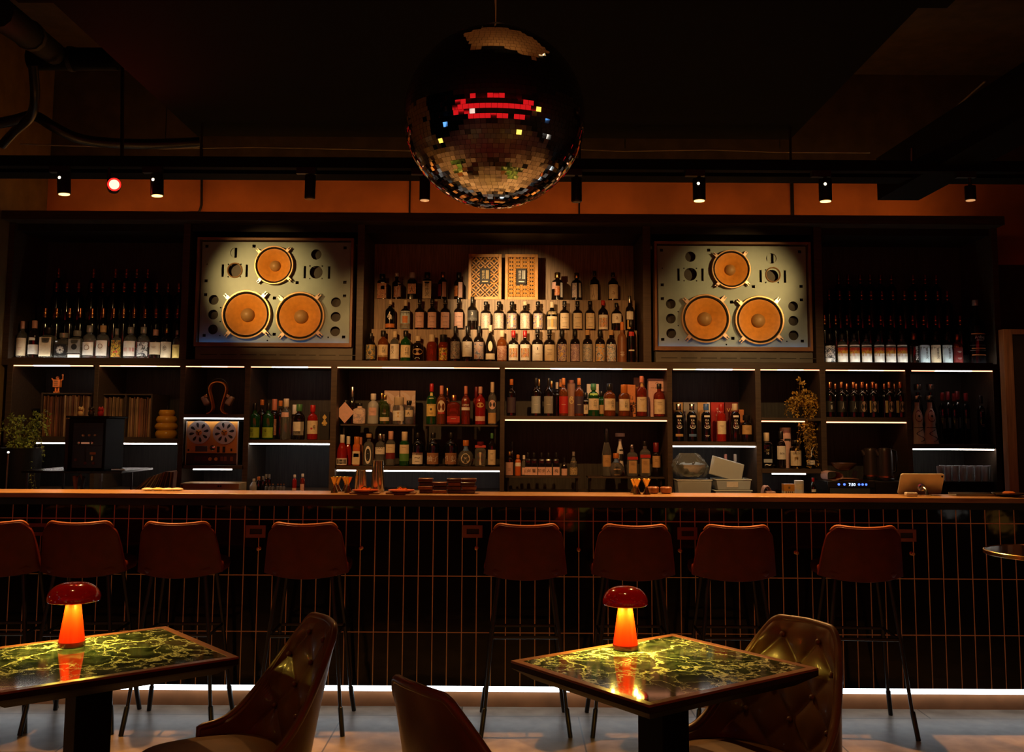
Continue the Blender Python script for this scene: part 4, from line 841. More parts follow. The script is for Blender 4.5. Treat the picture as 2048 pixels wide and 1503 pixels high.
MB().bx(-.03, .022, -.008, -.006, H*.50, H*.53).build('display', mat('display_amber', (.3, .12, .05), emit=.25, ecol=(1, .4, .2)), t, smooth=False)
MB().bx(.025, .062, -.008, -.006, H*.295, H*.34).build('badge', LBL['tan'], t, smooth=False)
MB().bx(.038, .048, -.016, -.006, H*.18, H*.27).build('tap', BRASS, t, bevel=.002)
for i, (x, s) in enumerate(((-.06, .026), (.0, .022), (.05, .02))):
    MB().lathe([(.009, 0), (.009, .004)], 16, c=(x, -.006, H*.13+.02*(i == 0)), axis='Y').build('gauge', mat('gauge_tan', (.2, .09, .05), .4), t)
RTOP = zs+.001+H+.012
def cat(px, m, d):
    p = atY(px, 837, Y0+.02); t = thing('cat_figurine', 'small %s cat figurine on top of the black rack cabinet' % d, 'figurine', (p.x, Y0+.02, RTOP+.0006), 0, 'three small cat figurines')
    MB().lathe([(.015, 0), (.019, .008), (.019, .022), (.013, .034)], 18).build('body', m, t)
    h = MB().sphere((0, -.002, .042), .0155, 16, 12, (1.1, 1, .85)).build('head', m, t)
    for s in (-1, 1): MB().lathe([(.006, 0), (.0005, .011)], 8, c=(s*.010, 0, .050)).build('ear', m, h)
    MB().tube([(.016, -.006, .022), (.021, -.010, .036), (.020, -.010, .046)], .005, 8).build('raised_paw', m, t)
    MB().lathe([(.016, .030), (.0165, .033)], 16).build('collar', CAPM['dred'], t)
    for s in (-1, 1): MB().sphere((s*.006, -.0165, .044), .0022, 8, 6).build('eye', INK['k'], h)
cat(161, mat('cat_cream', (.75, .52, .22), .25, coat=.4), 'cream and gold'); cat(182, mat('cat_black', (.03, .022, .018), .25, coat=.4), 'black'); cat(201, mat('cat_red', (.62, .03, .03), .25, coat=.4), 'bright red')
p = atY(235, 938, 6.1)
t = thing('remote_control', 'thin silver remote control lying on the metal stand', 'remote', (p.x, 6.1, zs+.001)); MB().bx(-.04, .04, 0, .03, 0, .012).build('case', STEEL, t, bevel=.003)
MB().bx(-.03, .0, .008, .022, .012, .0135).build('buttons', RUB, t)
# tan headphones hanging under the stand
p = atY(156, 972, 6.15); hs = (atY(156, 948, 6.15).z-.9705)/.105
t = thing('tan_headphones', 'tan headphones propped up behind the counter under the metal stand', 'headphones', (p.x, 6.15, .9705))
MB().tube([(-.012, 0, .006), (-.016, 0, .05*hs), (-.006, 0, .095*hs), (.012, 0, .105*hs), (.026, 0, .085*hs)], .006, 8).build('headband', LBL['tan'], t)
MB().box((-.006, -.012, .052*hs), (.022, .02, .1*hs), Matrix.Rotation(-.15, 3, 'Y')).build('ear_cup', LBL['tan'], t, bevel=.006)
MB().box((.024, .0, .05*hs), (.016, .03, .098*hs), Matrix.Rotation(.1, 3, 'Y')).build('ear_cup', RUB, t, bevel=.006)
# thin lamp rod with a white tip at far left
p = atY(14, 990, 5.9)
t = thing('wand_lamp', 'thin upright rod lamp with small white tip in front of the left fern', 'lamp', (p.x-.01, 5.9, ZBC-.1))
zt_ = atY(14, 906, 5.9).z-(ZBC-.1)
MB().tube([(0, 0, 0), (.004, 0, zt_)], .005, 8).build('rod', mat('rod_grey', (.25, .23, .2), .35, metal=.6), t)
MB().sphere((.004, 0, zt_+.006), .007).build('tip', mat('tip_white', (1, .95, .85), emit=1.5), t)
MB().lathe([(.05, 0), (.05, .008), (.008, .014)], 24).build('base', BLACK, t)
# leaning records on the back counter
p0 = 270
for i in range(15):
    px = 271+i*5.4; Yq = 7.12; x = atY(px, 985, Yq).x; h = atY(px, 958-min(i, 9)*1.25, Yq).z-ZBC+.012
    ln = .105*(1-i/15)
    ci = (i*7+3) % 10
    mb = MB().add([(0, 0, 0), (.011, 0, 0), (.011, .3, 0), (0, .3, 0), (ln, 0, h), (ln+.011, 0, h), (ln+.011, .3, h), (ln, .3, h)], [(0, 3, 2, 1), (4, 5, 6, 7), (0, 1, 5, 4), (1, 2, 6, 5), (2, 3, 7, 6), (3, 0, 4, 7)])
    o = mb.build('record_sleeve', RECM[ci], None, (x-.02, Yq, ZBC+.001), smooth=False)
    tag(o, '%s record sleeve, %s from left of the leaning row on the back counter' % (RECN[ci], ORD[i+1]), 'record', 'leaning records on the back counter')
# ------------------------------------------------------------------ bay C: headphone stand, headphones, tape deck, amplifier
Y = 7.35; k = Y/FPX; p = atY(435, 827, Y)
TAN = mat('stand_bentwood', (.72, .25, .05), .4)
t = thing('headphone_stand', 'orange bent omega-shaped headphone stand on the shelf over the tape deck', 'stand', (p.x, Y, ZC1+.001))
om = [(-20, 0), (-13, 3), (-9, 10), (-10, 20), (-14, 35), (-17, 48), (-15, 56), (-9, 61.5), (0, 63.5), (9, 61.5), (15, 56), (17, 48), (14, 35), (10, 20), (8, 10), (12, 3), (19, 0)]
def smooth_path(p, n=4):
    out = []
    for i in range(len(p)-1):
        a, b, c_, d = p[max(i-1, 0)], p[i], p[i+1], p[min(i+2, len(p)-1)]
        for j in range(n):
            u = j/n; out.append(tuple(.5*((2*b[q])+(-a[q]+c_[q])*u+(2*a[q]-5*b[q]+4*c_[q]-d[q])*u*u+(-a[q]+3*b[q]-3*c_[q]+d[q])*u**3) for q in range(len(b))))
    out.append(p[-1]); return out
mb = MB(); pts = smooth_path([(x*k, z*k+.004) for x, z in om])
for (xa_, za_), (xb_, zb_) in zip(pts, pts[1:]):
    d = Vector((xb_-xa_, 0, zb_-za_)); nrm = Vector((-d.z, 0, d.x)).normalized()*.004
    a, b = Vector((xa_, 0, za_)), Vector((xb_, 0, zb_)); q = []
    for y in (-.03, .03):
        for pt in (a-nrm, a+nrm, b+nrm, b-nrm): q.append((pt.x, y, pt.z))
    mb.add(q, [(0, 1, 2, 3), (7, 6, 5, 4), (0, 4, 5, 1), (1, 5, 6, 2), (2, 6, 7, 3), (3, 7, 4, 0)])
mb.build('bent_strip', TAN, t)
t = thing('headphones', 'headphones with pale ear cups hanging on the orange stand', 'headphones', (p.x, Y-.002, ZC1+.001))
mb = MB(); pts = smooth_path([(-23*k, 0, 36*k), (-21*k, 0, 52*k), (-12*k, 0, 67*k), (0, 0, 71*k), (12*k, 0, 67*k), (21*k, 0, 52*k), (23*k, 0, 36*k)])
mb.tube(pts, .004, 8).build('headband', BLACK, t)
for s in (-1, 1):
    R_ = Matrix.Rotation(s*.45, 3, 'Y')
    c_ = MB().box((s*24*k, 0, 27*k), (.044, .065, .07), R_).build('ear_cup', mat('cup_pale', (.55, .40, .32), .35), t, bevel=.012, bseg=3)
    MB().box((s*22*k, -.012, 36*k), (.026, .045, .024), R_).build('hinge', BRASS, t, bevel=.003)
# reel to reel
Y = 7.24; k = Y/FPX; p = atY(423, 928, Y)
t = thing('tape_deck', 'orange-faced reel-to-reel tape deck with two silver reels', 'tape deck', (p.x, Y, ZC2+.001))
W, H = 51*k, 86*k; FACE = mat('deck_face', (.70, .28, .06), .35, metal=.3, var=.1); SLV = mat('reel_silver', (.62, .52, .46), .3, metal=.5, var=.05)
MB().bx(-W, W, 0, .2, 0, H).build('case', RUB, t, bevel=.002)
MB().bx(-W+.004, W-.004, -.008, -.0005, .021*4, H-.002).build('upper_face', FACE, t, bevel=.001)
lp = MB().bx(-W+.004, W-.004, -.010, -.0005, .006, .075).build('control_panel', mat('deck_brown', (.05, .018, .010), .3), t, bevel=.001)
for s in (-1, 1): MB().bx(s*W-.003, s*W+.003, -.012, .0, 0, H).build('side_trim', SLV, t)
for s in (-1, 1):
    cx, cz = s*25.3*k, H-22*k; R_ = 23*k
    loops = [circ(0, 0, R_, 40)]
    for i in range(8):
        a = 2*PI*i/8+.2; ca, sa = math.cos(a), math.sin(a); lp_ = []
        for j in range(12):
            th = 2*PI*j/12; u = R_*(.62+.23*math.cos(th)); v_ = R_*.10*math.sin(th)*(1.1+.5*math.cos(th)); lp_.append((u*ca-v_*sa, u*sa+v_*ca))
        loops.append(lp_)
    r_ = curve_plate(loops, .003).build('reel', SLV, t, (cx, -.022, cz), smooth=False)
    MB().lathe([(R_*.92, -.018), (R_*.92, -.008)], 36, axis='Y').build('tape_pack', RUB, r_)
    MB().lathe([(R_*.26, 0), (R_*.26, .006), (R_*.12, .009)], 24, axis='Y').build('hub', FACE, r_)
    mb = MB()
    for i in range(3):
        a = 2*PI*i/3+.5; mb.box((R_*.13*math.cos(a), -.009, R_*.13*math.sin(a)), (R_*.2, .004, R_*.06), Matrix.Rotation(-a, 3, 'Y'))
    mb.build('hub_spokes', RUB, r_)
MB().bx(-.055-.06, -.03, -.02, -.008, .095, .135).build('head_cover', mat('deck_grey', (.10, .08, .07), .3), t, bevel=.003)
MB().lathe([(.019, 0), (.019, .012), (.012, .016)], 24, c=(.008, -.008, .122), axis='Y').build('capstan', STEEL, t)
for x in (.048, .088): MB().bx(x-.010, x+.010, -.013, -.008, .088, .132).build('meter', RUB, t, bevel=.003)
MB().bx(.135, .148, -.010, -.008, .098, .118).bx(-.172, -.16, -.010, -.008, .098, .112).build('switch_plate', RUB, t)
for x in (-.007, .036): MB().lathe([(.012, 0), (.012, .012), (.010, .014)], 18, c=(x, -.010, .042), axis='Y').build('knob', FACE, t)
for x in (.075, .1, .145): MB().bx(x-.010, x+.010, -.012, -.010, .028, .06).build('switch', mat('deck_rust', (.25, .07, .03), .4), t, bevel=.001)
for x in (-.1, -.05): MB().bx(x-.022, x+.022, -.0115, -.010, .025, .06).build('level_meter', mat('deck_maroon', (.10, .012, .010), .3), t, smooth=False)
# tan amplifier below
Y = 7.0; k = Y/FPX; zb = ZBC+.001; p = atY(419, 975, Y)
t = thing('tan_amplifier', 'low tan hi-fi amplifier on the back counter below the tape deck', 'amplifier', (p.x, Y, zb)); W = 58*k; H = atY(419, 966, Y).z-zb
MB().bx(-W, W, 0, .22, 0, H).build('case', mat('amp_tan', (.50, .27, .10), .4, metal=.2), t, bevel=.003)
MB().bx(-W-.012, W+.012, -.03, -.001, 0, H*.42).build('front_shelf', mat('amp_tan2', (.34, .18, .08), .45), t, bevel=.002)
for x in (-.19, .062, .078): MB().lathe([(.006, 0), (.006, .006)], 14, c=(x, 0, H*.72), axis='Y').build('knob', RUB, t)
# ------------------------------------------------------------------ bay G lower: tubs and bagged bowls
PLA = mat('plastic_clear', (.88, .97, .97), .15, trans=.6, var=.05); PLW = mat('plastic_milky', (.82, .93, .92), .35, trans=.15, var=.05)
def tub(px0, px1, pt, Y, zb, label, d=.16, m=PLA):
    k = Y/FPX; p = atY((px0+px1)/2, pt, Y); W = (px1-px0)/2*k; H = p.z-zb
    t = thing('plastic_tub', label, 'tub', (p.x, Y, zb+.001), 0, 'plastic tubs on the back counter')
    q = .92; vs = []
    for (s, z) in ((q, 0), (1, H)): vs += [(-W*s, 0, z), (W*s, 0, z), (W*s, d, z), (-W*s, d, z)]
    iw = .004
    for (s, z) in ((1-iw/W, H), (q-iw/W, .004)): vs += [(-W*s, iw, z), (W*s, iw, z), (W*s, d-iw, z), (-W*s, d-iw, z)]
    fs = [(3, 2, 1, 0)]
    for a in (0, 4, 8): fs += [(a+i, a+(i+1) % 4, a+4+(i+1) % 4, a+4+i) for i in range(4)]
    fs.append((12, 13, 14, 15))
    MB().add(vs, fs).build('tub', m, t, bevel=.003)
    rm = MB(); 
    for a, b, c_, e in ((-W-.004, W+.004, -.005, .004), (-W-.004, W+.004, d-.004, d+.005)): rm.bx(a, b, c_, e, H-.008, H)
    rm.bx(-W-.004, -W+.003, .004, d-.004, H-.008, H).bx(W-.003, W+.004, .004, d-.004, H-.008, H).build('rim', PLW, t, bevel=.002)
    return t, W, H
tb, W, H = tub(1355, 1423.5, 959, 7.08, ZBC, 'left clear plastic tub on the back counter holding a white container', .2)
c2 = thing('white_container', 'milky white container inside the left clear plastic tub', 'container', (tb.location.x+.015, 7.1, ZBC+.008)); MB().bx(-W*.78, W*.80, 0, .13, 0, H*.86).build('body', PLW, c2, bevel=.008); MB().bx(-W*.8, W*.82, -.004, .134, H*.86, H*.92).build('lid', PLW, c2, bevel=.003)
tb, W, H = tub(1431, 1503.5, 980, 7.05, ZBC, 'lower right plastic tub of two stacked', .2)
tb2, W, H2 = tub(1433, 1502, 958, 7.06, ZBC+H+.001, 'upper right plastic tub stacked on another, under the leaning lid', .19)
MB().bx(-.05, .03, -.003, -.001, H2*.25, H2*.75).build('paper_label', LBL['white'], tb2, smooth=False)
t = thing('container_lid', 'milky plastic container leaning on the stacked tubs', 'container', (atY(1455, 940, 7.12).x, 7.13, ZBC+H+H2+.004), 0)
R_ = Matrix.Rotation(math.radians(16), 3, 'Y') @ Matrix.Rotation(math.radians(-20), 3, 'X')
MB().box((.0, .03, .062), (.215, .05, .125), R_).build('body', PLW, t, bevel=.015, bseg=3); MB().box((-.004, .0, .064), (.235, .012, .14), R_).build('rim', PLA, t, bevel=.005)
MB().box((.0, -.008, .05), (.10, .002, .07), R_).build('sticker', LBL['pink'], t, smooth=False)
# bagged bowls
p = atY(1386, 957, 7.1); zb = atY(1386, 957, 7.08).z+.012
t = thing('bagged_bowl_stack', 'white paper bowls wrapped in a clear plastic bag, on the left tub', 'bowls', (p.x, 7.16, zb))
mb = MB(); rng = random.Random(3)
def bagf(u, v):
    th = 2*PI*u; z = .165*v; r = .128*(1-.15*v-.55*max(0, v-.55)**1.2*2)*(.75+.25*min(1, v*6)); n_ = .007*math.sin(th*7+v*9)+.006*math.sin(th*13-v*17)
    return ((r+n_)*math.cos(th)*1.02-.02*v, (r*.7+n_)*math.sin(th), z)
mb.grid(bagf, 60, 16, cu=True); mb.build('bag', mat('bag_film', (.85, .95, .95), .18, trans=.9, var=0, ior=1.1), t)
MB().lathe([(.05, .004), (.085, .03), (.105, .07), (.102, .07), (.08, .03), (.05, .008)], 32, c=(0, 0, 0)).build('bowl', LBL['white'], t)
MB().lathe([(.05, .024), (.085, .05), (.108, .085), (.104, .085), (.08, .05), (.05, .03)], 32, c=(.0, 0, .0)).build('bowl', LBL['white'], t)
for px, d in ((1451, 'left'), (1470, 'right')):
    ctx(ZBC, 7.4, 'in shadow behind the leaning container', 'dark bottles behind the leaning container')
    bt(px, 908, 12, 'd', 'dark', 'salmon' if d == 'left' else 'cream', [], '%s dark bottle of two' % d, z=ZBC)
# ------------------------------------------------------------------ bay H lower
p = atY(1532, 990, 7.05)
t = thing('folded_napkins', 'soft pink folded napkins on the back counter beside the orange box', 'napkins', (p.x, 7.05, ZBC+.001))
def naf(u, v): a = PI*u; return (.032*math.cos(a)*(1-.2*v), .1*v-.05, .075*math.sin(a)*(.9+.1*math.sin(9*v)))
MB().grid(naf, 14, 6).build('fold', LBL['pink'], t); MB().bx(-.01, .055, -.06, .05, 0, .034).build('stack', LBL['pink'], t, bevel=.008)
p = atY(1579, 990, 7.02)
t = thing('orange_carton', 'small orange carton with cream lower band, on the back counter', 'box', (p.x, 7.02, ZBC+.001)); H = atY(1579, 968, 7.02).z-ZBC
MB().bx(-.037, .037, 0, .06, 0, H*.42).build('lower_band', LBL['cream'], t); MB().bx(-.037, .037, 0, .06, H*.42, H).build('upper_carton', mat('carton_orange', (.6, .24, .03), .5), t)
mb = MB()
for i in range(4): mb.bx(-.026+i*.014, -.018+i*.014, -.001, -.0003, H*.25, H*.4)
mb.bx(-.007, .007, -.001, -.0003, H*.62, H*.8).build('lettering', INK['b'], t, smooth=False)
p = atY(1600, 990, 7.1)
t = thing('white_canister', 'white cylinder canister on a small round wooden coaster, back counter', 'canister', (p.x, 7.12, ZBC+.001)); H = atY(1600, 961, 7.1).z-ZBC
MB().lathe([(.033, .014), (.033, H)], 28).build('canister', mat('canister_white', (.6, .58, .55), .4), t); MB().lathe([(.05, 0), (.052, .012), (.045, .014)], 28).build('base', FRM, t)
MB().lathe([(.0334, H*.4), (.0334, H*.8)], 28).build('paper_band', LBL['cream'], t)
# ------------------------------------------------------------------ bay I lower: oven, towels, pan, kettles
Y = 7.0; k = Y/FPX; p = atY(1704, 990, Y); H = atY(1704, 962, Y).z-ZBC
t = thing('countertop_oven', 'black countertop oven with blue lit digits, under folded towels', 'oven', (p.x, Y, ZBC+.001)); W = 47*k
MB().bx(-W, W, 0, .35, 0, H).build('case', mat('oven_black', (.015, .015, .016), .2), t, bevel=.004)
MB().bx(-W+.012, W-.04, -.004, -.0005, .0, H*.55).build('door_glass', mat('oven_glass', (.10, .11, .12), .12, metal=.3), t)
MB().bx(-W+.005, W-.005, -.005, -.0005, H*.60, H-.006).build('display_panel', RUB, t)
BLUE = mat('lcd_blue', (.05, .1, 1), emit=3.5, ecol=(.05, .12, 1)); WHT = mat('lcd_white', (.7, .8, 1), emit=3, ecol=(.6, .75, 1))
mb = MB()
for px in (1678, 1689, 1718, 1725, 1732): mb.lathe([(.008, 0), (.008, .001)], 14, c=((px-1704)*k, -.0056, H*.79), axis='Y')
mb.build('button_lights', BLUE, t, smooth=False); text_flat(MB(), '7:50', (0.001, -.0062, H*.79), .02).build('clock_digits', WHT, t, smooth=False)
def towel(px, py, w_, h_, m, d, Yq=7.06, zb=None):
    p = atY(px, py, Yq); t = thing('folded_towel', d, 'towel', (p.x, Yq, zb), 0, 'folded towels on the oven')
    def f(u, v): a = 2*PI*u; return (w_*(abs(math.cos(a))**.7)*math.copysign(1, math.cos(a)), v*.16, h_/2+h_/2*(abs(math.sin(a))**.6)*math.copysign(1, math.sin(a))*(1-.3*math.cos(a))+.002*math.sin(v*20))
    MB().grid(f, 30, 8, cu=True).build('cloth', m, t); return t
zo = ZBC+H+.002
towel(1671, 955, .055, .06, LBL['pink'], 'thick pink folded towel on the oven, left', zb=zo); towel(1702, 958, .08, .012, mat('towel_rust', (.5, .22, .12), .8), 'thin rust-coloured towel on the oven, right', zb=zo, Yq=7.04)
p = atY(1690, 941, 7.15)
t = thing('wooden_bowl', 'dark wooden serving bowl tilted over the folded towels', 'bowl', (p.x, 7.18, zo+.062))
mb = MB(); mb.lathe([(.02, 0), (.055, .012), (.085, .04), (.088, .055), (.082, .055), (.05, .02)], 32); mb.build('bowl', mat('bowl_brown', (.10, .05, .028), .3, coat=.3), t)
MB().box((.05, -.08, -.02), (.03, .01, .05), Matrix.Rotation(.3, 3, 'Y')).build('spoon', STEEL, t)
def kettle(px, pt, pb, w_, Yq, d):
    k = Yq/FPX; p = atY(px, pb, Yq); zb = ZBC+H+.002; hh = atY(px, pt, Yq).z-zb
    t = thing('kettle', d, 'kettle', (p.x, Yq, zb), 0, 'kettles on the oven'); R_ = w_/2*k; m = mat('kettle_brown', (.055, .038, .03), .35, metal=.4)
    MB().lathe([(R_*1.06, 0), (R_*1.06, .012), (R_*1.0, .016)], 32).build('power_base', BLACK, t); MB().lathe([(R_, .018), (R_*.99, .022), (R_*.92, hh*.8), (R_*.86, hh*.92)], 32).build('body', m, t)
    MB().lathe([(R_*1.015, .02), (R_*1.015, .032)], 32).build('copper_band', CAPM['copper'], t)
    MB().lathe([(R_*.86, hh*.92), (R_*.8, hh*.98), (R_*.2, hh)], 32).build('lid', m, t)
    MB().tube([(R_*.8, -.0, hh*.93), (R_*1.35, -.0, hh*.9), (R_*1.42, -.0, hh*.6), (R_*1.3, 0, hh*.28), (R_*.95, 0, hh*.24)], .009, 10).build('handle', BLACK, t)
    MB().tube([(-R_*.8, 0, hh*.78), (-R_*1.15, 0, hh*.92)], [.018, .009], 10).build('spout', m, t)
oc = thing('side_cabinet', 'low black cabinet carrying the kettles, beside the oven', 'cabinet', (atY(1770, 985, 7.02).x, 7.0, ZBC+.001)); MB().bx(-.085, .16, .02, .36, 0, H-.002).build('case', DARKW, oc, bevel=.003); MB().bx(-.08, .155, .015, .02, .01, H-.01).build('door', RUB, oc)
kettle(1771, 895, 952, 31, 7.12, 'brown kettle with copper band on the low cabinet, right of two'); kettle(1742, 895, 952, 29, 7.28, 'dark kettle behind and left of the brown one')
# ------------------------------------------------------------------ bay J lower: tumblers on a tray
zt2 = atY(1925, 962, 7.1).z
t = thing('glass_rack', 'black rack tray under the row of glass tumblers', 'tray', (atY(1925, 962, 7.1).x, 7.05, ZBC+.001)); MB().bx(-.2, .2, 0, .3, 0, zt2-ZBC-.004).build('rack', BLACK, t, bevel=.004)
MB().bx(-.2, .2, 0, .3, zt2-ZBC-.004, zt2-ZBC-.001).build('mat', RUB, t)
GLS = mat('tumbler_glass', (.9, .97, 1), .2, trans=.5, var=0); n_ = 0
for row, Yq in ((0, 7.1), (1, 7.22)):
    for i in range(7):
        px = 1881+i*15+row*5; x = atY(px, 955, Yq).x; n_ += 1; h = .105
        t = thing('glass_tumbler', '%s from left of the clear tumblers in the %s row on the black rack' % (ORD[i+1], 'front' if row == 0 else 'rear'), 'glass', (x, Yq, zt2+.001), 0, 'glass tumblers on the rack')
        MB().lathe([(.019, 0), (.021, .004), (.024, h), (.0225, h), (.0195, .012), (.002, .010)], 18).build('glass', GLS, t)
# ------------------------------------------------------------------ front bar counter
YL0, YL1 = 5.15, 5.42
ZL = atY(1041, 990, YL0).z; ZL0 = atY(1041, 1000, YL0).z
bar = thing('bar_counter', 'long bar counter with wooden ledge and black vertical tiles, lit along its base', 'counter', (0, 0, 0))
XB0, XB1 = XL+.01, 4.2
LEDGE = mat('ledge_wood', (.30, .17, .07), .32, var=.35, vs=6, stretch=(.6, 8, 8))
MB().bx(XB0, XB1, YL0, YL1, ZL0, ZL).build('countertop', LEDGE, bar, bevel=.003)
MB().bx(XB0, XB1, YT-.06, YT+.06, ZL0-.05, ZL0).build('support_rail', BLACK, bar)
zt0, zt1 = atY(1041, 1372, YT).z, ZL0-.05
TILE = mat('black_tile', (.01, .01, .01), .06, var=0, spec=.2)
def tile_nodes(m):
    n, l = m.node_tree.nodes, m.node_tree.links; b = n['Principled BSDF']
    tc = n.new('ShaderNodeTexCoord'); sp = n.new('ShaderNodeSeparateXYZ'); l.new(tc.outputs['Object'], sp.inputs[0])
    def edge(sock, off, pitch, wd):
        a = n.new('ShaderNodeMath'); a.operation = 'ADD'; a.inputs[1].default_value = -off+pitch*200+pitch/2; l.new(sock, a.inputs[0])
        q = n.new('ShaderNodeMath'); q.operation = 'MODULO'; q.inputs[1].default_value = pitch; l.new(a.outputs[0], q.inputs[0])
        s = n.new('ShaderNodeMath'); s.operation = 'SUBTRACT'; s.inputs[1].default_value = pitch/2; l.new(q.outputs[0], s.inputs[0])
        ab = n.new('ShaderNodeMath'); ab.operation = 'ABSOLUTE'; l.new(s.outputs[0], ab.inputs[0])
        lt = n.new('ShaderNodeMapRange'); lt.inputs['From Min'].default_value = wd*.8; lt.inputs['From Max'].default_value = wd*1.3; lt.inputs['To Min'].default_value = 1; lt.inputs['To Max'].default_value = 0
        l.new(ab.outputs[0], lt.inputs[0]); return lt.outputs[0]
    z1 = atY(1041, 1041, YT).z; z4 = atY(1041, 1265, YT).z
    px = 28.62*YT/FPX/1.0
    ex = edge(sp.outputs[0], atY(1041, 1100, YT).x, px, .0023); ez = edge(sp.outputs[2], z1, (z1-z4)/2, .0023)
    mx = n.new('ShaderNodeMath'); mx.operation = 'MAXIMUM'; l.new(ex, mx.inputs[0]); l.new(ez, mx.inputs[1])
    mc = n.new('ShaderNodeMix'); mc.data_type = 'RGBA'; mc.inputs[6].default_value = (.006, .006, .006, 1); mc.inputs[7].default_value = (.72, .48, .30, 1); l.new(mx.outputs[0], mc.inputs[0]); l.new(mc.outputs[2], b.inputs['Base Color'])
    mr = n.new('ShaderNodeMapRange'); mr.inputs['To Min'].default_value = .08; mr.inputs['To Max'].default_value = .8; l.new(mx.outputs[0], mr.inputs[0]); l.new(mr.outputs[0], b.inputs['Roughness'])
    nz = n.new('ShaderNodeTexNoise'); nz.inputs['Scale'].default_value = 9; l.new(tc.outputs['Object'], nz.inputs[0])
    ad = n.new('ShaderNodeMath'); ad.operation = 'MULTIPLY_ADD'; ad.inputs[1].default_value = -1.2; l.new(mx.outputs[0], ad.inputs[0]); l.new(nz.outputs[0], ad.inputs[2])
    bp = n.new('ShaderNodeBump'); bp.inputs['Strength'].default_value = .35; bp.inputs['Distance'].default_value = .004; l.new(ad.outputs[0], bp.inputs['Height']); l.new(bp.outputs[0], b.inputs['Normal'])
tile_nodes(TILE)
MB().bx(XB0, XB1, YT, YT+.1, zt0, zt1).build('tiled_front', TILE, bar)
zk = atY(1041, 1384, YT).z
MB().bx(XB0, XB1, 5.45, 5.49, 0, zt0).build('plinth', mat('plinth_brown', (.24, .095, .035), .5, var=.2), bar)
MB().bx(XB0, XB1, YT+.012, YT+.028, zk, zt0-.001).build('light_strip', mat('led_floor', (.9, .97, 1), emit=4.5, ecol=(.84, .94, 1)), bar, smooth=False)
MB().bx(XB0, XB1, 5.49, 5.9, .82, .86).build('work_shelf', STEEL, bar)
# socket plates and bag hooks on the tiles
for i, (px, py) in enumerate(((77, 1058), (512, 1062), (945, 1062), (1374, 1066), (1811, 1070))):
    p = atY(px, py, YT); t = thing('socket_plate', 'brown framed socket plate on the black tiles, %s from left' % ORD[i+1], 'socket', (p.x, YT-.0005, p.z), 0, 'socket plates on the bar front')
    a, b = .053, .032
    curve_plate([rect(0, 0, 2*a, 2*b), rect(.002, 0, .066, .028)], .010).build('frame', mat('socket_brown', (.26, .10, .06), .4), t, (0, -.006, 0), smooth=False)
    MB().bx(-.031, .035, -.003, 0, -.014, .014).build('socket', RUB, t)
for i, (px, py) in enumerate(((519, 1096), (723, 1095), (953, 1095), (1157, 1098), (1359, 1100), (1591, 1104), (1822, 1106))):
    p = atY(px, py, YT); t = thing('bag_hook', 'small round brass bag hook on the black tiles, %s from left' % ORD[i+1], 'hook', (p.x, YT-.0005, p.z), 0, 'bag hooks on the bar front')
    MB().lathe([(.010, 0), (.010, .004), (.005, .006), (.005, .024), (.009, .027), (.009, .032), (.004, .034)], 18, axis='Y').build('knob', mat('hook_brass', (.5, .28, .14), .3, metal=.7), t)
# ------------------------------------------------------------------ things on the counter ledge
zL = ZL+.0008
def jig(px, pt, Yq, d):
    k = Yq/FPX; p = atY(px, pt, Yq); h = p.z-zL; t = thing('jigger', d, 'jigger', (p.x, Yq, zL), 0, 'gold jiggers on the counter')
    r = 8.6*k; MB().lathe([(r*.9, 0), (r*.88, .002), (r*.26, h*.45), (r*.24, h*.5), (r*.3, h*.55), (r, h*.99), (r*.98, h), (r*.9, h*.97), (r*.2, h*.6)], 28).build('cup', BRASS, t)
    MB().lathe([(r*.34, h*.47), (r*.36, h*.49), (r*.34, h*.51)], 20).build('waist_ring', BRASS, t); return t
for px, Yq, d in ((669.5, 5.26, 'first gold jigger from left, at the left end of the counter tools'), (676, 5.36, 'second gold jigger from left, partly behind the first'), (691.5, 5.36, 'third gold jigger from left, partly behind the fourth'), (697, 5.26, 'fourth gold jigger from left, beside the silver shakers'),
                  (1268, 5.36, 'gold jigger in front of the tan-tag riser, leftmost of three'), (1274, 5.27, 'gold jigger in front of the tan-tag riser, middle of three'), (1293, 5.27, 'gold jigger in front of the tan-tag riser, rightmost of three')):
    jig(px, 953 if px < 1000 else 957, Yq, d)
for px, pt, w0, Yq, d in ((722, 939, 10, 5.3, 'short silver cocktail shaker tin on the counter'), (756, 920, 11, 5.34, 'tall silver cocktail shaker tin on the counter')):
    k = Yq/FPX; p = atY(px, pt, Yq); h = p.z-zL; t = thing('shaker_tin', d, 'shaker', (p.x, Yq, zL))
    MB().lathe([(w0*1.25*k, 0), (w0*1.27*k, .003), (w0*k*.98, h-.004), (w0*k, h-.002), (w0*k*.9, h)], 36).build('tin', STEEL, t); MB().lathe([(w0*1.28*k, .001), (w0*1.3*k, .004), (w0*1.28*k, .007)], 36).build('rim', STEEL, t)
ORG = mat('dish_orange', (.55, .10, .025), .3, coat=.3)
for px, d in ((730, 'orange lacquer dish with gold garnish in front of the shakers'), (802, 'orange lacquer dish with gold garnish left of the coaster stacks')):
    p = atY(px, 988, 5.2); t = thing('garnish_dish', d, 'dish', (p.x, 5.215, zL), 0, 'orange dishes on the counter')
    MB().box((0, 0, .004), (.15, .10, .008)).build('tray', FRM, t, bevel=.002); MB().lathe([(.045, .0085), (.066, .014), (.068, .02), (.062, .02), (.045, .012)], 28, c=(0, 0, 0)).build('dish', ORG, t)
    MB().tube([(-.02, 0, .024), (-.005, .0, .034), (.008, .0, .026), (.02, 0, .03), (.026, .01, .022)], .006, 8).build('garnish', BRASS, t)
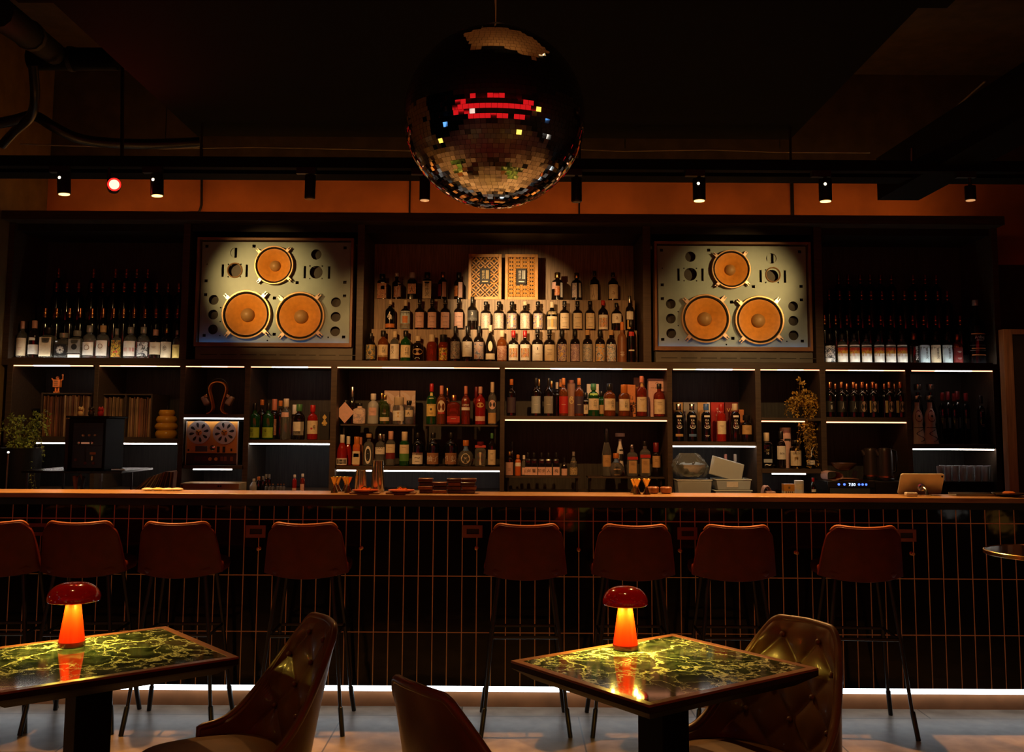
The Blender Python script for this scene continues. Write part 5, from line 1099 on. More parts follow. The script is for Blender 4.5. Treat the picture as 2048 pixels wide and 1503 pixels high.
COA = [mat('coaster_'+str(i), c, .3, coat=.3, var=.3, vs=30) for i, c in enumerate(((.10, .035, .018), (.24, .085, .04), (.05, .018, .010)))]
for s, (px, n, d) in enumerate(((853, 4, 'leftmost'), (881, 3, 'second'), (909.5, 4, 'third'), (937, 4, 'rightmost'))):
    for i in range(n):
        p = atY(px, 985, 5.28); t = thing('wooden_coaster', 'dark wooden coaster, %s from bottom of the %s coaster stack' % (ORD[i+1], d), 'coaster', (p.x+(.004, -.003, .002, -.004)[(i+s) % 4], 5.28+(.003, -.004, .001, 0)[(i+s) % 4], zL+i*.0195), 0, 'stacked coasters on the counter')
        MB().box((0, 0, .0092), (.076, .08, .0184)).build('block', COA[(i+s) % 3], t, bevel=.004)
        if i == n-1: pass
p = atY(833, 985, 5.32); t = thing('receipt_paper', 'small folded white paper lying beside the left coaster stack', 'paper', (p.x, 5.33, zL)); MB().add([(-.02, 0, 0), (.02, 0, 0), (.02, .04, 0), (-.02, .04, 0), (-.02, .0, .006), (.02, .002, .012), (.02, .04, .008), (-.02, .04, .006)], [(3, 2, 1, 0), (4, 5, 6, 7), (0, 1, 5, 4), (1, 2, 6, 5), (2, 3, 7, 6), (3, 0, 4, 7)]).build('sheet', LBL['white'], t)
p = atY(325, 982, 5.34); t = thing('paper_napkins', 'small heap of crumpled cream napkins on the counter below the leaning records', 'napkins', (p.x, 5.32, zL))
for q in range(4): MB().sphere(((-.07, -.02, .035, .08)[q], .01*(q % 2), .008), .012, 12, 8, (2.8, 1.6, .7)).build('napkin', LBL[('cream', 'yel', 'cream', 'cream')[q]], t)
p = atY(1318, 985, 5.36)
t = thing('wooden_cup_pair', 'pair of small dark wooden cups on the counter right of the jiggers', 'cups', (p.x, 5.34, zL))
for q in (-.033, .034): MB().lathe([(.022, 0), (.03, .01), (.031, .03), (.026, .036), (.022, .03)], 24, c=(q, 0, 0)).build('cup', COA[1], t)
# tablet on its stand
p = atY(1841, 992, 5.34); k = 5.34/FPX
t = thing('tablet', 'silver tablet seen from behind, leaning on a stand at the right of the counter', 'tablet', (p.x, 5.31, zL)); R_ = Matrix.Rotation(math.radians(28), 3, 'X')
mb = MB(); H = .112; Wt, Wb = 43*k, 43*k; 
def rr(w_, h_, r, n=6): return [(sx*(w_-r)+r*math.cos(a), sz*(h_-r)+r*math.sin(a)) for sx, sz, a0 in ((1, 1, 0), (-1, 1, PI/2), (-1, -1, PI), (1, -1, 1.5*PI)) for a in [a0+PI/2*i/n for i in range(n+1)]]
pl = curve_plate([rr(Wt, H/2*1.1, .012)], .007); ov = [R_ @ Vector(v)+Vector((0, .02, H*.5+.002)) for v in pl.v]
MB().add(ov, pl.f).build('back_shell', mat('tablet_silver', (.56, .55, .50), .35, metal=.5), t, smooth=False)
cm = R_ @ Vector((Wt-.013, -.0045, H*.45))+Vector((0, .02, H*.5)); MB().lathe([(.005, 0), (.005, .002)], 16, axis='Y', c=tuple(cm)).build('camera', RUB, t)
st = MB().lathe([(.020, 0), (.020, .006), (.013, .007), (.013, .002)], 24, axis='Y', c=tuple(R_ @ Vector((0, -.006, -.015))+Vector((0, .02, H*.5)))).build('magnet_ring', STEEL, t)
MB().tube([(0, -.0, .045), (.004, -.035, .03), (.006, -.045, .004)], .008, 10).lathe([(.045, 0), (.045, .006)], 28, c=(.0, -.0, 0)).build('stand', STEEL, t)
p = atY(1812, 990, 5.3); t = thing('card_reader', 'small pale card reader beside the tablet', 'card reader', (p.x, 5.235, zL)); MB().box((0, 0, .011), (.06, .035, .02)).build('case', mat('reader_pale', (.5, .48, .44), .35), t, bevel=.006, bseg=3); MB().bx(-.02, .02, -.012, .012, .0212, .0222).build('screen', RUB, t)
p = atY(1945, 994, 5.33); t = thing('grey_tray', 'long flat grey tray on the counter right of the tablet', 'tray', (p.x, 5.32, zL)); MB().bx(-.11, .11, -.05, .05, 0, .006).build('tray', mat('tray_grey', (.2, .19, .17), .3, metal=.5), t, bevel=.002); MB().bx(-.11, .11, .042, .05, .006, .014).bx(-.11, .11, -.05, -.045, .006, .012).build('rim', mat('tray_grey'), t)
p = atY(2022, 996, 5.25); t = thing('dark_plate', 'dark plate with orange glint at the right end of the counter', 'plate', (p.x, 5.27, zL)); MB().lathe([(.04, 0), (.08, .012), (.085, .018), (.078, .018), (.04, .006)], 36).build('plate', mat('plate_dark', (.03, .02, .015), .2), t); MB().lathe([(.03, .0075), (.032, .02), (.02, .026)], 20).build('candle_holder', mat('holder_orange', (.5, .15, .04), .3), t)
# ------------------------------------------------------------------ plants
def fern(name, label, c, stems, m, pot, seed, zfloor):
    rng = random.Random(seed); t = thing(name, label, 'plant', c); mb = MB(); sm = MB()
    for (a, ln, up, dr) in stems(rng):
        pts = []; dx, dy = math.cos(a), math.sin(a)
        for i in range(12):
            u = i/11; r = ln*(1-(1-u)**1.6)*.75; z = up*math.sin(min(1, u*1.6)*PI/2)*(1 if u < .62 else 1)-dr*u*u
            pts.append(Vector((dx*r+.008*math.sin(9*u+a*5), dy*r*.7, z)))
        sm.tube(pts, .0011, 4)
        for i in range(1, 12):
            for s in (-1, 1, 0):
                p = pts[i]; d = (pts[i]-pts[i-1]).normalized(); sd = Vector((-d.z*.4, s*.6, d.x)) if s else d
                sd = (d.cross(Vector((rng.uniform(-1, 1), rng.uniform(-1, 1), rng.uniform(-.3, 1)))).normalized()*(s or .2)+d*.6).normalized()
                L = rng.uniform(.016, .030)*(1.1-.4*i/11); n_ = sd.cross(Vector((rng.uniform(-1, 1), rng.uniform(-1, 1), 1))).normalized()*L*.28
                b = p+sd*.001; mb.add([b, b+sd*L*.5+n_, b+sd*L, b+sd*L*.5-n_], [(0, 1, 2, 3)])
    mb.build('foliage', m, t, smooth=False); sm.build('stems', mat('stem_brown', (.12, .07, .02), .6), t)
    if pot:
        r, h, z = pot; MB().lathe([(r*.7, 0), (r*.95, h*.8), (r, h), (r*.9, h), (r*.8, h*.7)], 24, c=(0, 0, z)).build('pot', BLACK, t); MB().lathe([(r*.85, h*.8), (r*.2, h*.9)], 16, c=(0, 0, z)).build('soil', mat('soil', (.03, .02, .012), .9), t)
    return t
def st_r(rng):
    o = []
    for i in range(46): o.append((rng.uniform(0, 2*PI), rng.uniform(.09, .17), rng.uniform(.05, .12), rng.uniform(.03, .16)))
    for i in range(40): o.append((rng.uniform(-1.9, .5)-.3, rng.uniform(.06, .17), rng.uniform(.01, .05), rng.uniform(.28, .46)))
    for a, u in ((1.7, .21), (1.2, .18), (.3, .12), (2.9, .10)): o.append((a, .07, u, 0))
    return o
p = atY(1602, 836, 7.30)
fern('hanging_fern', 'golden green trailing fern in a black pot, spilling over the shelf on the right', (p.x, 7.27, ZH1+.075), st_r, mat('leaf_gold', (.50, .30, .045), .5, var=.5, vs=14), (.055, .078, -.0745), 5, 0)
def st_l(rng):
    o = []
    for i in range(60): o.append((rng.uniform(-.4, PI+.4), rng.uniform(.12, .26), rng.uniform(.1, .26), rng.uniform(.0, .2)))
    for i in range(70): o.append((rng.uniform(-2.6, -.3), rng.uniform(.06, .22), rng.uniform(.02, .1), rng.uniform(.22, .42)))
    return o
p = atY(40, 905, 6.9)
fl = fern('leafy_plant', 'leafy green trailing plant in a tall dark planter at the far left', (p.x, 6.9, atY(40, 895, 6.9).z), st_l, mat('leaf_green', (.26, .34, .07), .5, var=.5, vs=12), None, 9, 0)
zp = fl.location.z; MB().lathe([(.11, -zp+.001), (.14, -.03), (.145, 0), (.125, 0), (.12, -.05)], 28).build('planter', BLACK, fl)
# ------------------------------------------------------------------ bar stools
STL = mat('stool_leather', (.075, .008, .004), .42, var=.2, vs=14, spec=.3)
def make_stool():
    t = thing('bar_stool', 'x', 'bar stool', (0, 0, 0), 0, 'bar stools along the counter')
    zb, zt_ = .745, .985
    def back(off):
        def f(u, v):
            s = 2*u-1
            hw = .207-.033*v; top = zt_+.012*s*s
            if v > .8: k = (v-.8)/.2; hw *= (1-.10*(1-math.sqrt(max(0, 1-k*k))))
            z = zb-.02*(1-s*s)*(1-v)+(top-zb+.02*(1-s*s)*(1-v))*v
            e = max(0, abs(s)-.72)/.28
            if v > .5: z -= .03*e**3*((v-.5)/.5)
            y = -.175-.05*v+.085*s*s*(1-.35*v)+off*(1-.25*v)
            return (s*hw, y, z)
        return f
    nu, nv = 30, 18; A, B = back(0), back(.03)
    mb = MB().grid(A, nu, nv).grid(B, nu, nv, flip=True); o = nu*nv
    for i in range(nu-1): mb.f += [(i, o+i, o+i+1, i+1), ((nv-1)*nu+i+1, o+(nv-1)*nu+i+1, o+(nv-1)*nu+i, (nv-1)*nu+i)]
    for j in range(nv-1): mb.f += [(j*nu, (j+1)*nu, o+(j+1)*nu, o+j*nu), (j*nu+nu-1, o+j*nu+nu-1, o+(j+1)*nu+nu-1, (j+1)*nu+nu-1)]
    mb.build('backrest', STL, t, angle=70, bevel=.006)
    F_ = back(.015); MB().tube([tuple(Vector(F_(i/39, 1))+Vector((0, 0, .003))) for i in range(40)], .0075, 8).build('rim_tube', mat('stool_rim_light', (.34, .10, .03), .45), t, angle=180)  # added lighter tube, paints the overhead light along the top edge
    # rounded seat, slightly wider than the back
    def seat(u, v):
        th = 2*PI*u; c_, s_ = math.cos(th), math.sin(th); k = (abs(c_)**3.2+abs(s_)**3.2)**(-1/3.2)
        rr_ = (0, .80, .97, 1.0, .98, .82, 0)[min(6, int(round(v*6)))]; z = (.732, .735, .745, .765, .79, .803, .806)[min(6, int(round(v*6)))]
        return (c_*k*.208*rr_, s_*k*.19*rr_+.025, z)
    MB().grid(seat, 36, 7, cu=True).build('seat', STL, t, angle=60)
    for sx in (-1, 1):
        for sy in (-1, 1):
            MB().tube([(sx*.13, sy*.11, .735), (sx*.165, sy*.145, .45), (sx*.213, sy*.215, .001)], [.010, .0095, .010], 10).lathe([(.013, 0), (.013, .10), (.0105, .105)], 12, c=(0, 0, 0)) if False else MB().tube([(sx*.13, sy*.11, .735), (sx*.165, sy*.145, .45), (sx*.195, sy*.19, .13), (sx*.197, sy*.192, .125), (sx*.213, sy*.215, .001)], [.010, .0095, .009, .0125, .0115], 10).build('leg', BLACK, t)
    q = .45; a, b = .165, .145
    MB().tube([(-a, -b, q), (a, -b, q), (a, b, q), (-a, b, q)], .008, 8, closed=True).build('foot_rail', BLACK, t)
    MB().bx(-.13, .13, -.11, .11, .722, .732).build('seat_bracket', BLACK, t)
    return t
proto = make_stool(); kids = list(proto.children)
spx = [-27, 148, 346, 604, 1051, 1272, 1478, 1737]
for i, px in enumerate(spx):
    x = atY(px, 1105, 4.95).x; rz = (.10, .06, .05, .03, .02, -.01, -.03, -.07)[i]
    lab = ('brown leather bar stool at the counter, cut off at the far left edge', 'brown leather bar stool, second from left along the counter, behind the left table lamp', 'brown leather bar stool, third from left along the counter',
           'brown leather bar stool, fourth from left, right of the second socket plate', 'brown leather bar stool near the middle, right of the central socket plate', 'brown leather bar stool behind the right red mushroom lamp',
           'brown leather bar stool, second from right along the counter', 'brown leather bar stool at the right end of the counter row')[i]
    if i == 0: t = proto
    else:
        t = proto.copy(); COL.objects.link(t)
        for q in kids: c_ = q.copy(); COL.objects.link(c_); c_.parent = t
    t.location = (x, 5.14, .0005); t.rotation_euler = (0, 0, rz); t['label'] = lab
LABELS.pop('x', None)
# ------------------------------------------------------------------ marble tables
MAR = mat('green_marble', (.02, .03, .02), .07, coat=.5, var=0)
def marble_nodes(m):
    n, l = m.node_tree.nodes, m.node_tree.links; b = n['Principled BSDF']
    tc = n.new('ShaderNodeTexCoord'); oi = n.new('ShaderNodeObjectInfo')
    ad = n.new('ShaderNodeVectorMath'); ad.operation = 'MULTIPLY_ADD'; cx = n.new('ShaderNodeCombineXYZ')
    for i in range(3): l.new(oi.outputs['Random'], cx.inputs[i])
    l.new(cx.outputs[0], ad.inputs[0]); ad.inputs[1].default_value = (7, 5, 3); l.new(tc.outputs['Object'], ad.inputs[2])
    nz = n.new('ShaderNodeTexNoise'); nz.inputs['Scale'].default_value = 6; nz.inputs['Detail'].default_value = 6; nz.inputs['Roughness'].default_value = .62; l.new(ad.outputs[0], nz.inputs[0])
    ds = n.new('ShaderNodeVectorMath'); ds.operation = 'MULTIPLY_ADD'; l.new(nz.outputs['Color'], ds.inputs[0]); ds.inputs[1].default_value = (.28, .28, .28); l.new(ad.outputs[0], ds.inputs[2])
    def vein(scale, w0, w1, st):
        mp = n.new('ShaderNodeMapping'); mp.inputs['Scale'].default_value = st; mp.inputs['Rotation'].default_value = (0, 0, .5); l.new(ds.outputs[0], mp.inputs[0])
        v = n.new('ShaderNodeTexVoronoi'); v.feature = 'DISTANCE_TO_EDGE'; v.inputs['Scale'].default_value = scale; l.new(mp.outputs[0], v.inputs[0])
        r = n.new('ShaderNodeMapRange'); r.inputs['From Min'].default_value = w0; r.inputs['From Max'].default_value = w1; r.inputs['To Min'].default_value = 1; r.inputs['To Max'].default_value = 0; l.new(v.outputs['Distance'], r.inputs[0]); return r.outputs[0]
    a = vein(4.2, .004, .022, (1, .6, 1)); c_ = vein(11, .0, .045, (.6, 1.3, 1))
    n2 = n.new('ShaderNodeTexNoise'); n2.inputs['Scale'].default_value = 4; l.new(ad.outputs[0], n2.inputs[0])
    g = n.new('ShaderNodeMapRange'); g.inputs['From Min'].default_value = .36; g.inputs['From Max'].default_value = .62; l.new(n2.outputs[0], g.inputs[0])
    cm = n.new('ShaderNodeMath'); cm.operation = 'MULTIPLY'; l.new(c_, cm.inputs[0]); l.new(g.outputs[0], cm.inputs[1])
    c2 = n.new('ShaderNodeMath'); c2.operation = 'MULTIPLY'; c2.inputs[1].default_value = .85; l.new(cm.outputs[0], c2.inputs[0])
    mx = n.new('ShaderNodeMath'); mx.operation = 'MAXIMUM'; l.new(a, mx.inputs[0]); l.new(c2.outputs[0], mx.inputs[1])
    n3 = n.new('ShaderNodeTexNoise'); n3.inputs['Scale'].default_value = 26; n3.inputs['Detail'].default_value = 6; l.new(ds.outputs[0], n3.inputs[0])
    rp = n.new('ShaderNodeValToRGB'); rp.color_ramp.elements[0].position = .42; rp.color_ramp.elements[1].position = .75; rp.color_ramp.elements[0].color = (.008, .016, .009, 1); rp.color_ramp.elements[1].color = (.085, .12, .075, 1); l.new(n3.outputs[0], rp.inputs[0])
    mc = n.new('ShaderNodeMix'); mc.data_type = 'RGBA'; l.new(mx.outputs[0], mc.inputs[0]); l.new(rp.outputs[0], mc.inputs[6]); mc.inputs[7].default_value = (.85, .92, .62, 1); l.new(mc.outputs[2], b.inputs['Base Color'])
marble_nodes(MAR)
EDGE = mat('table_edge_shade', (.020, .009, .005), .5, spec=.15)  # shade painted into the table sides, light falls from above
RIMW = mat('table_rim_wood', (.24, .085, .035), .32, var=.3, vs=8, coat=.2)
def table(c, rz, A, B, label):
    t = thing('marble_table', label, 'table', (c[0], c[1], 0), rz, 'marble topped tables'); a, b = A/2, B/2; f = .026; zt_ = .75
    MB().bx(-a+f, a-f, -b+f, b-f, zt_-.02, zt_-.0012).build('marble_top', MAR, t)
    mb = MB()
    for q in ((-a, a, -b, -b+f), (-a, a, b-f, b), (-a, -a+f, -b+f, b-f), (a-f, a, -b+f, b-f)): mb.bx(*q, zt_-.007, zt_)
    mb.build('wood_rim', RIMW, t, bevel=.0015)
    MB().bx(-a+.0005, a-.0005, -b+.0005, b-.0005, zt_-.0222, zt_-.0205).build('edge_board', EDGE, t); mb = MB()
    for q in ((-a+.0005, a-.0005, -b+.0005, -b+f), (-a+.0005, a-.0005, b-f, b-.0005), (-a+.0005, -a+f, -b+f, b-f), (a-f, a-.0005, -b+f, b-f)): mb.bx(*q, zt_-.0205, zt_-.0072)
    mb.build('shaded_edge_band', EDGE, t)
    MB().add([(-a, -b, zt_-.0225), (a, -b, zt_-.0225), (a, b, zt_-.0225), (-a, b, zt_-.0225), (-a+.05, -b+.05, zt_-.055), (a-.05, -b+.05, zt_-.055), (a-.05, b-.05, zt_-.055), (-a+.05, b-.05, zt_-.055)], [(0, 1, 2, 3), (7, 6, 5, 4), (0, 4, 5, 1), (1, 5, 6, 2), (2, 6, 7, 3), (3, 7, 4, 0)]).build('under_chamfer', mat('chamfer_dark', (.012, .006, .004), .6, spec=.1), t)
    MB().bx(-.055, .055, -.055, .055, .012, zt_-.055).build('pedestal', mat('pedestal_black', (.004, .004, .004), .6, spec=.1), t, bevel=.003); MB().bx(-.22, .22, -.22, .22, .0005, .012).build('base_plate', BLACK, t, bevel=.003)
    return t
RZT = math.radians(-53.71)
table((.4691, 3.1583), RZT, .6136, .7088, 'square green marble table in front at right, carrying the brighter red lamp')
# left table: right corner and back corner from the photograph's edge directions
rc, bc = atZ(478, 1312.5, .75), atZ(346, 1257, .75); e1 = (rc-bc).to_2d(); an = math.atan2(e1.y, e1.x); la = e1.length
u1 = Vector((math.cos(an), math.sin(an))); u2 = Vector((-u1.y, u1.x)); cl = rc.to_2d()-u1*(.6136/2)-u2*.7088/2
cl_t = table(cl, an, .6136, .7088, 'square green marble table in front at left, cut by the picture edge')
# ------------------------------------------------------------------ mushroom lamps
RED = mat('lamp_red', (.62, .010, .010), .12, coat=1, var=.04); STEM = mat('lamp_stem', (.70, .030, .003), .3, coat=.4, var=.03); BASE = mat('lamp_base', (.16, .006, .004), .2, coat=.8, var=.05)
def mlamp(px, pt, pb, wcap, label, e):
    p = atZ(px, pb-3, .75); k = p.y/FPX; H = atY(px, pt, p.y).z-.7505; R_ = wcap/2*k
    t = thing('mushroom_lamp', label, 'lamp', (p.x, p.y, .7506), 0, 'red mushroom lamps')
    zc0, zc1 = H*.70, H; cap = [(R_*.30, zc0+.012), (R_*.84, zc0+.010), (R_*.95, zc0+.001), (R_*.99, zc0+.004)]
    for i in range(1, 15):
        a = i/14*PI/2; cap.append((max(.0004, R_*math.cos(a)**.72), zc0+.008+(H-zc0-.008)*math.sin(a)**1.05))
    MB().lathe(cap, 48).build('cap', RED, t)
    MB().lathe([(24*k, .0145), (23.4*k, H*.13), (12.4*k, zc0+.011)], 40).build('stem', STEM, t)
    MB().lathe([(24.8*k, 0), (25.2*k, .003), (24.6*k, .015)], 40).build('base', BASE, t)
    MB().lathe([(R_*.62, zc0+.0085), (R_*.62, zc0+.0115), (R_*.80, zc0+.0115), (R_*.80, zc0+.0085)], 36, ring=True).build('led_ring', mat('lamp_led', (1, .6, .12), emit=14, ecol=(1, .62, .1)), t, smooth=False)
    for i in range(4):
        a = PI/4+i*PI/2; lamp('mushroom_lamp_led', 'SPOT', (p.x+R_*.72*math.cos(a), p.y+R_*.72*math.sin(a), .7506+zc0+.006), e, (1, .66, .08), (p.x+R_*.72*math.cos(a), p.y+R_*.72*math.sin(a), .75), .006, 160, .5)
    return t
mlamp(1251, 1171.5, 1300, 89, 'glowing red mushroom lamp on the right marble table', 6.0)
mlamp(143, 1163.5, 1294, 100, 'glowing red mushroom lamp on the left marble table', 3.6)
# ------------------------------------------------------------------ tufted leather chairs
LEA = mat('chair_leather', (.11, .056, .016), .38, var=.3, vs=10, coat=.15, bump=.12)
def make_chair():
    t = thing('lounge_chair', 'x', 'chair', (0, 0, 0), 0, 'tufted leather chairs'); zs, zt_ = .385, .84
    HW, RC, LA = .165, .08, .125; SM = HW+RC*PI/2+LA
    def top(s):
        q = max(0, abs(s)-.115)
        return .495+(zt_-.495)*math.exp(-(q/.135)**2.3)-.012*abs(s)/SM
    def plan(s):
        a = abs(s); sg = 1 if s >= 0 else -1
        if a < HW: x, y, nx, ny = a, .215-.25*(a/HW)**2*.09, .27*a/HW*.6, 1
        elif a < HW+RC*PI/2:
            th = (a-HW)/RC; x, y, nx, ny = HW+RC*math.sin(th), .1925-RC+RC*math.cos(th), math.sin(th), math.cos(th)
        else: x, y, nx, ny = HW+RC, .1925-RC-(a-HW-RC*PI/2), 1, 0
        l_ = math.hypot(nx, ny); return sg*x, y, sg*nx/l_, ny/l_, max(.12, min(1, 1-(a-HW)/.22))
    def shell(u, v, off):
        s = u*SM; x, y, nx, ny, wl = plan(s); zz = zs+(top(s)-zs)*v; h_ = zz-zs
        k = 1-.16*max(0, zz-.5)/.36
        return Vector(((x+nx*off)*k, y+ny*off+h_*.26*wl, zz))
    SX, SZ = .17, .165
    def tuft(u, v):
        s = u*SM; zz = zs+(top(s)-zs)*v; u1, u2 = s/SX+(zz-.545)/SZ, s/SX-(zz-.545)/SZ
        pf = (abs(math.sin(PI*u1))*abs(math.sin(PI*u2)))**.5
        m_ = max(0, min(1, (.29-abs(s))/.08))*min(1, (1-v)/.10)
        return -.008-.017*pf*m_-.010*(1-m_)*min(1, (1-v)/.06)
    nu, nv = 130, 64
    inn = lambda u, v: shell(2*u-1, v, tuft(2*u-1, v)-.002); out = lambda u, v: shell(2*u-1, v, .016*(1-.4*v))
    mb = MB().grid(inn, nu, nv, flip=True).build('tufted_lining', LEA, t, angle=180)
    n2, m2 = 60, 14
    ob = MB().grid(out, n2, m2); o = len(ob.v)
    edge_i = [inn(i/(n2-1), 1) for i in range(n2)]; ob.v += [tuple(p) for p in edge_i]
    for i in range(n2-1): ob.f.append(((m2-1)*n2+i, (m2-1)*n2+i+1, o+i+1, o+i))
    for s, u in ((0, 0), (n2-1, 1)):
        q = len(ob.v); ob.v += [tuple(inn(u, j/(m2-1))) for j in range(m2)]
        for j in range(m2-1):
            f = (j*n2+s, (j+1)*n2+s, q+j+1, q+j); ob.f.append(f[::-1] if u else f)
    ob.build('outer_shell', LEA, t, angle=60)
    rim = [shell(2*i/79-1, 1, 0)+Vector((0, 0, .001)) for i in range(80)]
    lo0, lo1 = shell(-1, .15, 0), shell(1, .15, 0)
    MB().tube([lo0]+rim+[lo1], .0125, 10).build('rim_tube', LEA, t, angle=180)
    bt_ = []
    for i in range(-6, 7):
        for j in range(-6, 7):
            u1, u2 = i, j; s = (u1+u2)/2*SX; z = (u1-u2)/2*SZ+.545
            if abs(s) > .25 or z < .5 or z > top(s)-.04: continue
            v = (z-zs)/(top(s)-zs); p_ = shell(s/SM, v, tuft(s/SM, v)-.012)
            MB().sphere(p_, .0095, 12, 8).build('button', LEA, t)
    def seat(u, v):
        th = 2*PI*u; c_, s_ = math.cos(th), math.sin(th); n_ = 3.0; k = (abs(c_)**n_+abs(s_)**n_)**(-1/n_)
        q = int(round(v*8)); rr_ = (0, .6, .93, .985, 1, .985, .93, .6, 0)[q]; z = (.375, .376, .385, .40, .425, .448, .462, .470, .472)[q]
        x, y = c_*k*.232*rr_, s_*k*.22*rr_-.025
        return (x, y, z+.004*math.cos(3*y/.1)*0)
    MB().grid(seat, 56, 9, cu=True).build('seat_cushion', LEA, t, angle=70)
    def lower(u, v):
        th = 2*PI*u; c_, s_ = math.cos(th), math.sin(th); k = (abs(c_)**2.6+abs(s_)**2.6)**(-1/2.6); r = (.0, .86, .97, 1.0)[int(round(v*3))]
        return (c_*k*.225*r, s_*k*.21*r-.005, (.335, .337, .35, .40)[int(round(v*3))])
    MB().grid(lower, 48, 4, cu=True).build('seat_base', LEA, t, angle=60)
    for sx in (-1, 1):
        for sy in (-1, 1): MB().tube([(sx*.15, sy*.15, .345), (sx*.215, sy*.22-.01, .001)], [.014, .009], 10).build('leg', BLACK, t)
    return t
pr_ = make_chair(); kc = list(pr_.children); LABELS.pop('x', None)
for i, (x, y, rz, lab) in enumerate(((-.89, 3.19, math.radians(-61), 'tufted brown leather chair facing the left marble table, shown from its side'), (.70, 3.18, math.radians(-56), 'tufted brown leather chair behind the right marble table, facing left'),
                                     (.035, 2.71, math.radians(127), 'brown leather chair seen from behind, front left of the right table'))):
    if i == 0: t = pr_
    else:
        t = pr_.copy(); COL.objects.link(t)
        for q in kc: c_ = q.copy(); COL.objects.link(c_); c_.parent = t
    t.location = (x, y, .0005); t.rotation_euler = (0, 0, rz); t['label'] = lab
# ------------------------------------------------------------------ round high table at the right edge
zr = 1.03; p = atY(2103, 1103, 3.5); z_, dY = zr, 3.5
q = atZ(2103, 1103, zr); k = q.y/FPX
t = thing('round_table', 'round dark table with thin brass edge, cut by the right edge', 'table', (q.x, q.y, 0)); R_ = 121*k
MB().lathe([(R_*.98, zr-.012), (R_*.995, zr-.010), (R_*.995, zr), (.001, zr+.0004)], 64).build('table_top', mat('round_top', (.02, .010, .008), .12, coat=.5), t)
MB().lathe([(R_*.997, zr-.014), (R_+.003, zr-.012), (R_+.003, zr), (R_*.997, zr+.002)], 64, ring=True).build('brass_edge', BRASS, t)
MB().lathe([(.03, .02), (.03, zr-.012)], 24).build('pedestal', BLACK, t); MB().lathe([(.2, .0005), (.2, .012), (.03, .02)], 36).build('base', BLACK, t)
# ------------------------------------------------------------------ wooden frame partition at right
k = 6.0/FPX; pa, pb = atY(2012, 800, 6.0), atY(2030, 800, 6.0); ztp = atY(2012, 658, 6.0).z
t = thing('wooden_partition', 'brown wooden frame partition rising behind the right end of the counter', 'partition', (pa.x, 6.0, 0))
PW = mat('partition_wood', (.30, .16, .095), .45, var=.3, stretch=(8, 8, .6))
MB().bx(0, .056, 0, .06, .0005, ztp).build('post', PW, t, bevel=.002); MB().bx(.056, 1.0, .01, .05, .0005, ztp-.03).build('panel', DARKW, t); MB().bx(.056, 1.0, 0, .06, ztp-.03, ztp).build('top_rail', PW, t, bevel=.002)
# ------------------------------------------------------------------ mirror ball
BC = atY(989, 236, 3.4); BR = 174/FPX*3.4*1.065
t = thing('mirror_ball', 'large mirrored disco ball hanging over the room, centre top', 'disco ball', BC)
rng = random.Random(11); mb = MB(); NR = 62
for j in range(NR):
    a0, a1 = -PI/2+PI*j/NR, -PI/2+PI*(j+1)/NR; am = (a0+a1)/2; n_ = max(6, int(round(2*PI*math.cos(am)/(PI/NR)*.86))); off = rng.random()
    for i in range(n_):
        b0, b1 = 2*PI*(i+off)/n_, 2*PI*(i+1+off)/n_; bm = (b0+b1)/2; g = .045; sg = .028
        nrm = Vector((math.cos(am)*math.cos(bm), math.cos(am)*math.sin(bm), math.sin(am))); sg = .06 if am < -.2 else (.03 if am < .25 else .012); jit = Vector((rng.gauss(0, sg), rng.gauss(0, sg), rng.gauss(0, sg*.35))); n2 = (nrm+jit*.55).normalized()
        c_ = nrm*BR; e = Vector((-math.sin(bm), math.cos(bm), 0)); f = n2.cross(e).normalized(); e = f.cross(n2).normalized()
        w_ = BR*math.cos(am)*(b1-b0)/2*(1-g); h_ = BR*(a1-a0)/2*(1-g); wt = w_*math.cos(a1)/max(.05, math.cos(am)); wb = w_*math.cos(a0)/max(.05, math.cos(am))
        q = [c_-e*wb-f*h_, c_+e*wb-f*h_, c_+e*wt+f*h_, c_-e*wt+f*h_]
        mb.add(q+[p_*.985 for p_ in q], [(0, 1, 2, 3), (0, 4, 5, 1), (1, 5, 6, 2), (2, 6, 7, 3), (3, 7, 4, 0)])
mb.build('mirror_facets', mat('mirror', (.88, .87, .85), .03, metal=1, var=0), t, smooth=False)
MB().sphere((0, 0, 0), BR*.984, 48, 32).build('core', mat('core_brown', (.10, .05, .03), .4), t)
MB().lathe([(.05, BR*.985), (.05, BR+.012), (.02, BR+.016)], 24).build('top_cap', BLACK, t)
MB().tube([(0, 0, BR+.01), (0, 0, CEIL-BC.z-.05)], .005, 8).build('hanging_rod', STEEL, t)
zpl = 3.085-BC.z; MB().bx(-.20, .42, -.36, .02, zpl-.01, zpl).build('reflection_plate', mat('plate_tan', (.45, .27, .13), .6), t)  # tan plate added to reflect as a brown patch in the ball
lamp('added_pin_light', 'SPOT', (BC.x+.1, 2.9, 2.86), 1.4, WARM, (BC.x+.08, 3.25, 3.085), .01, 100, .5)  # unseen lamp added to light that plate
MB().lathe([(.05, CEIL-BC.z-.1), (.05, CEIL-BC.z-.001)], 24).build('motor', BLACK, t)
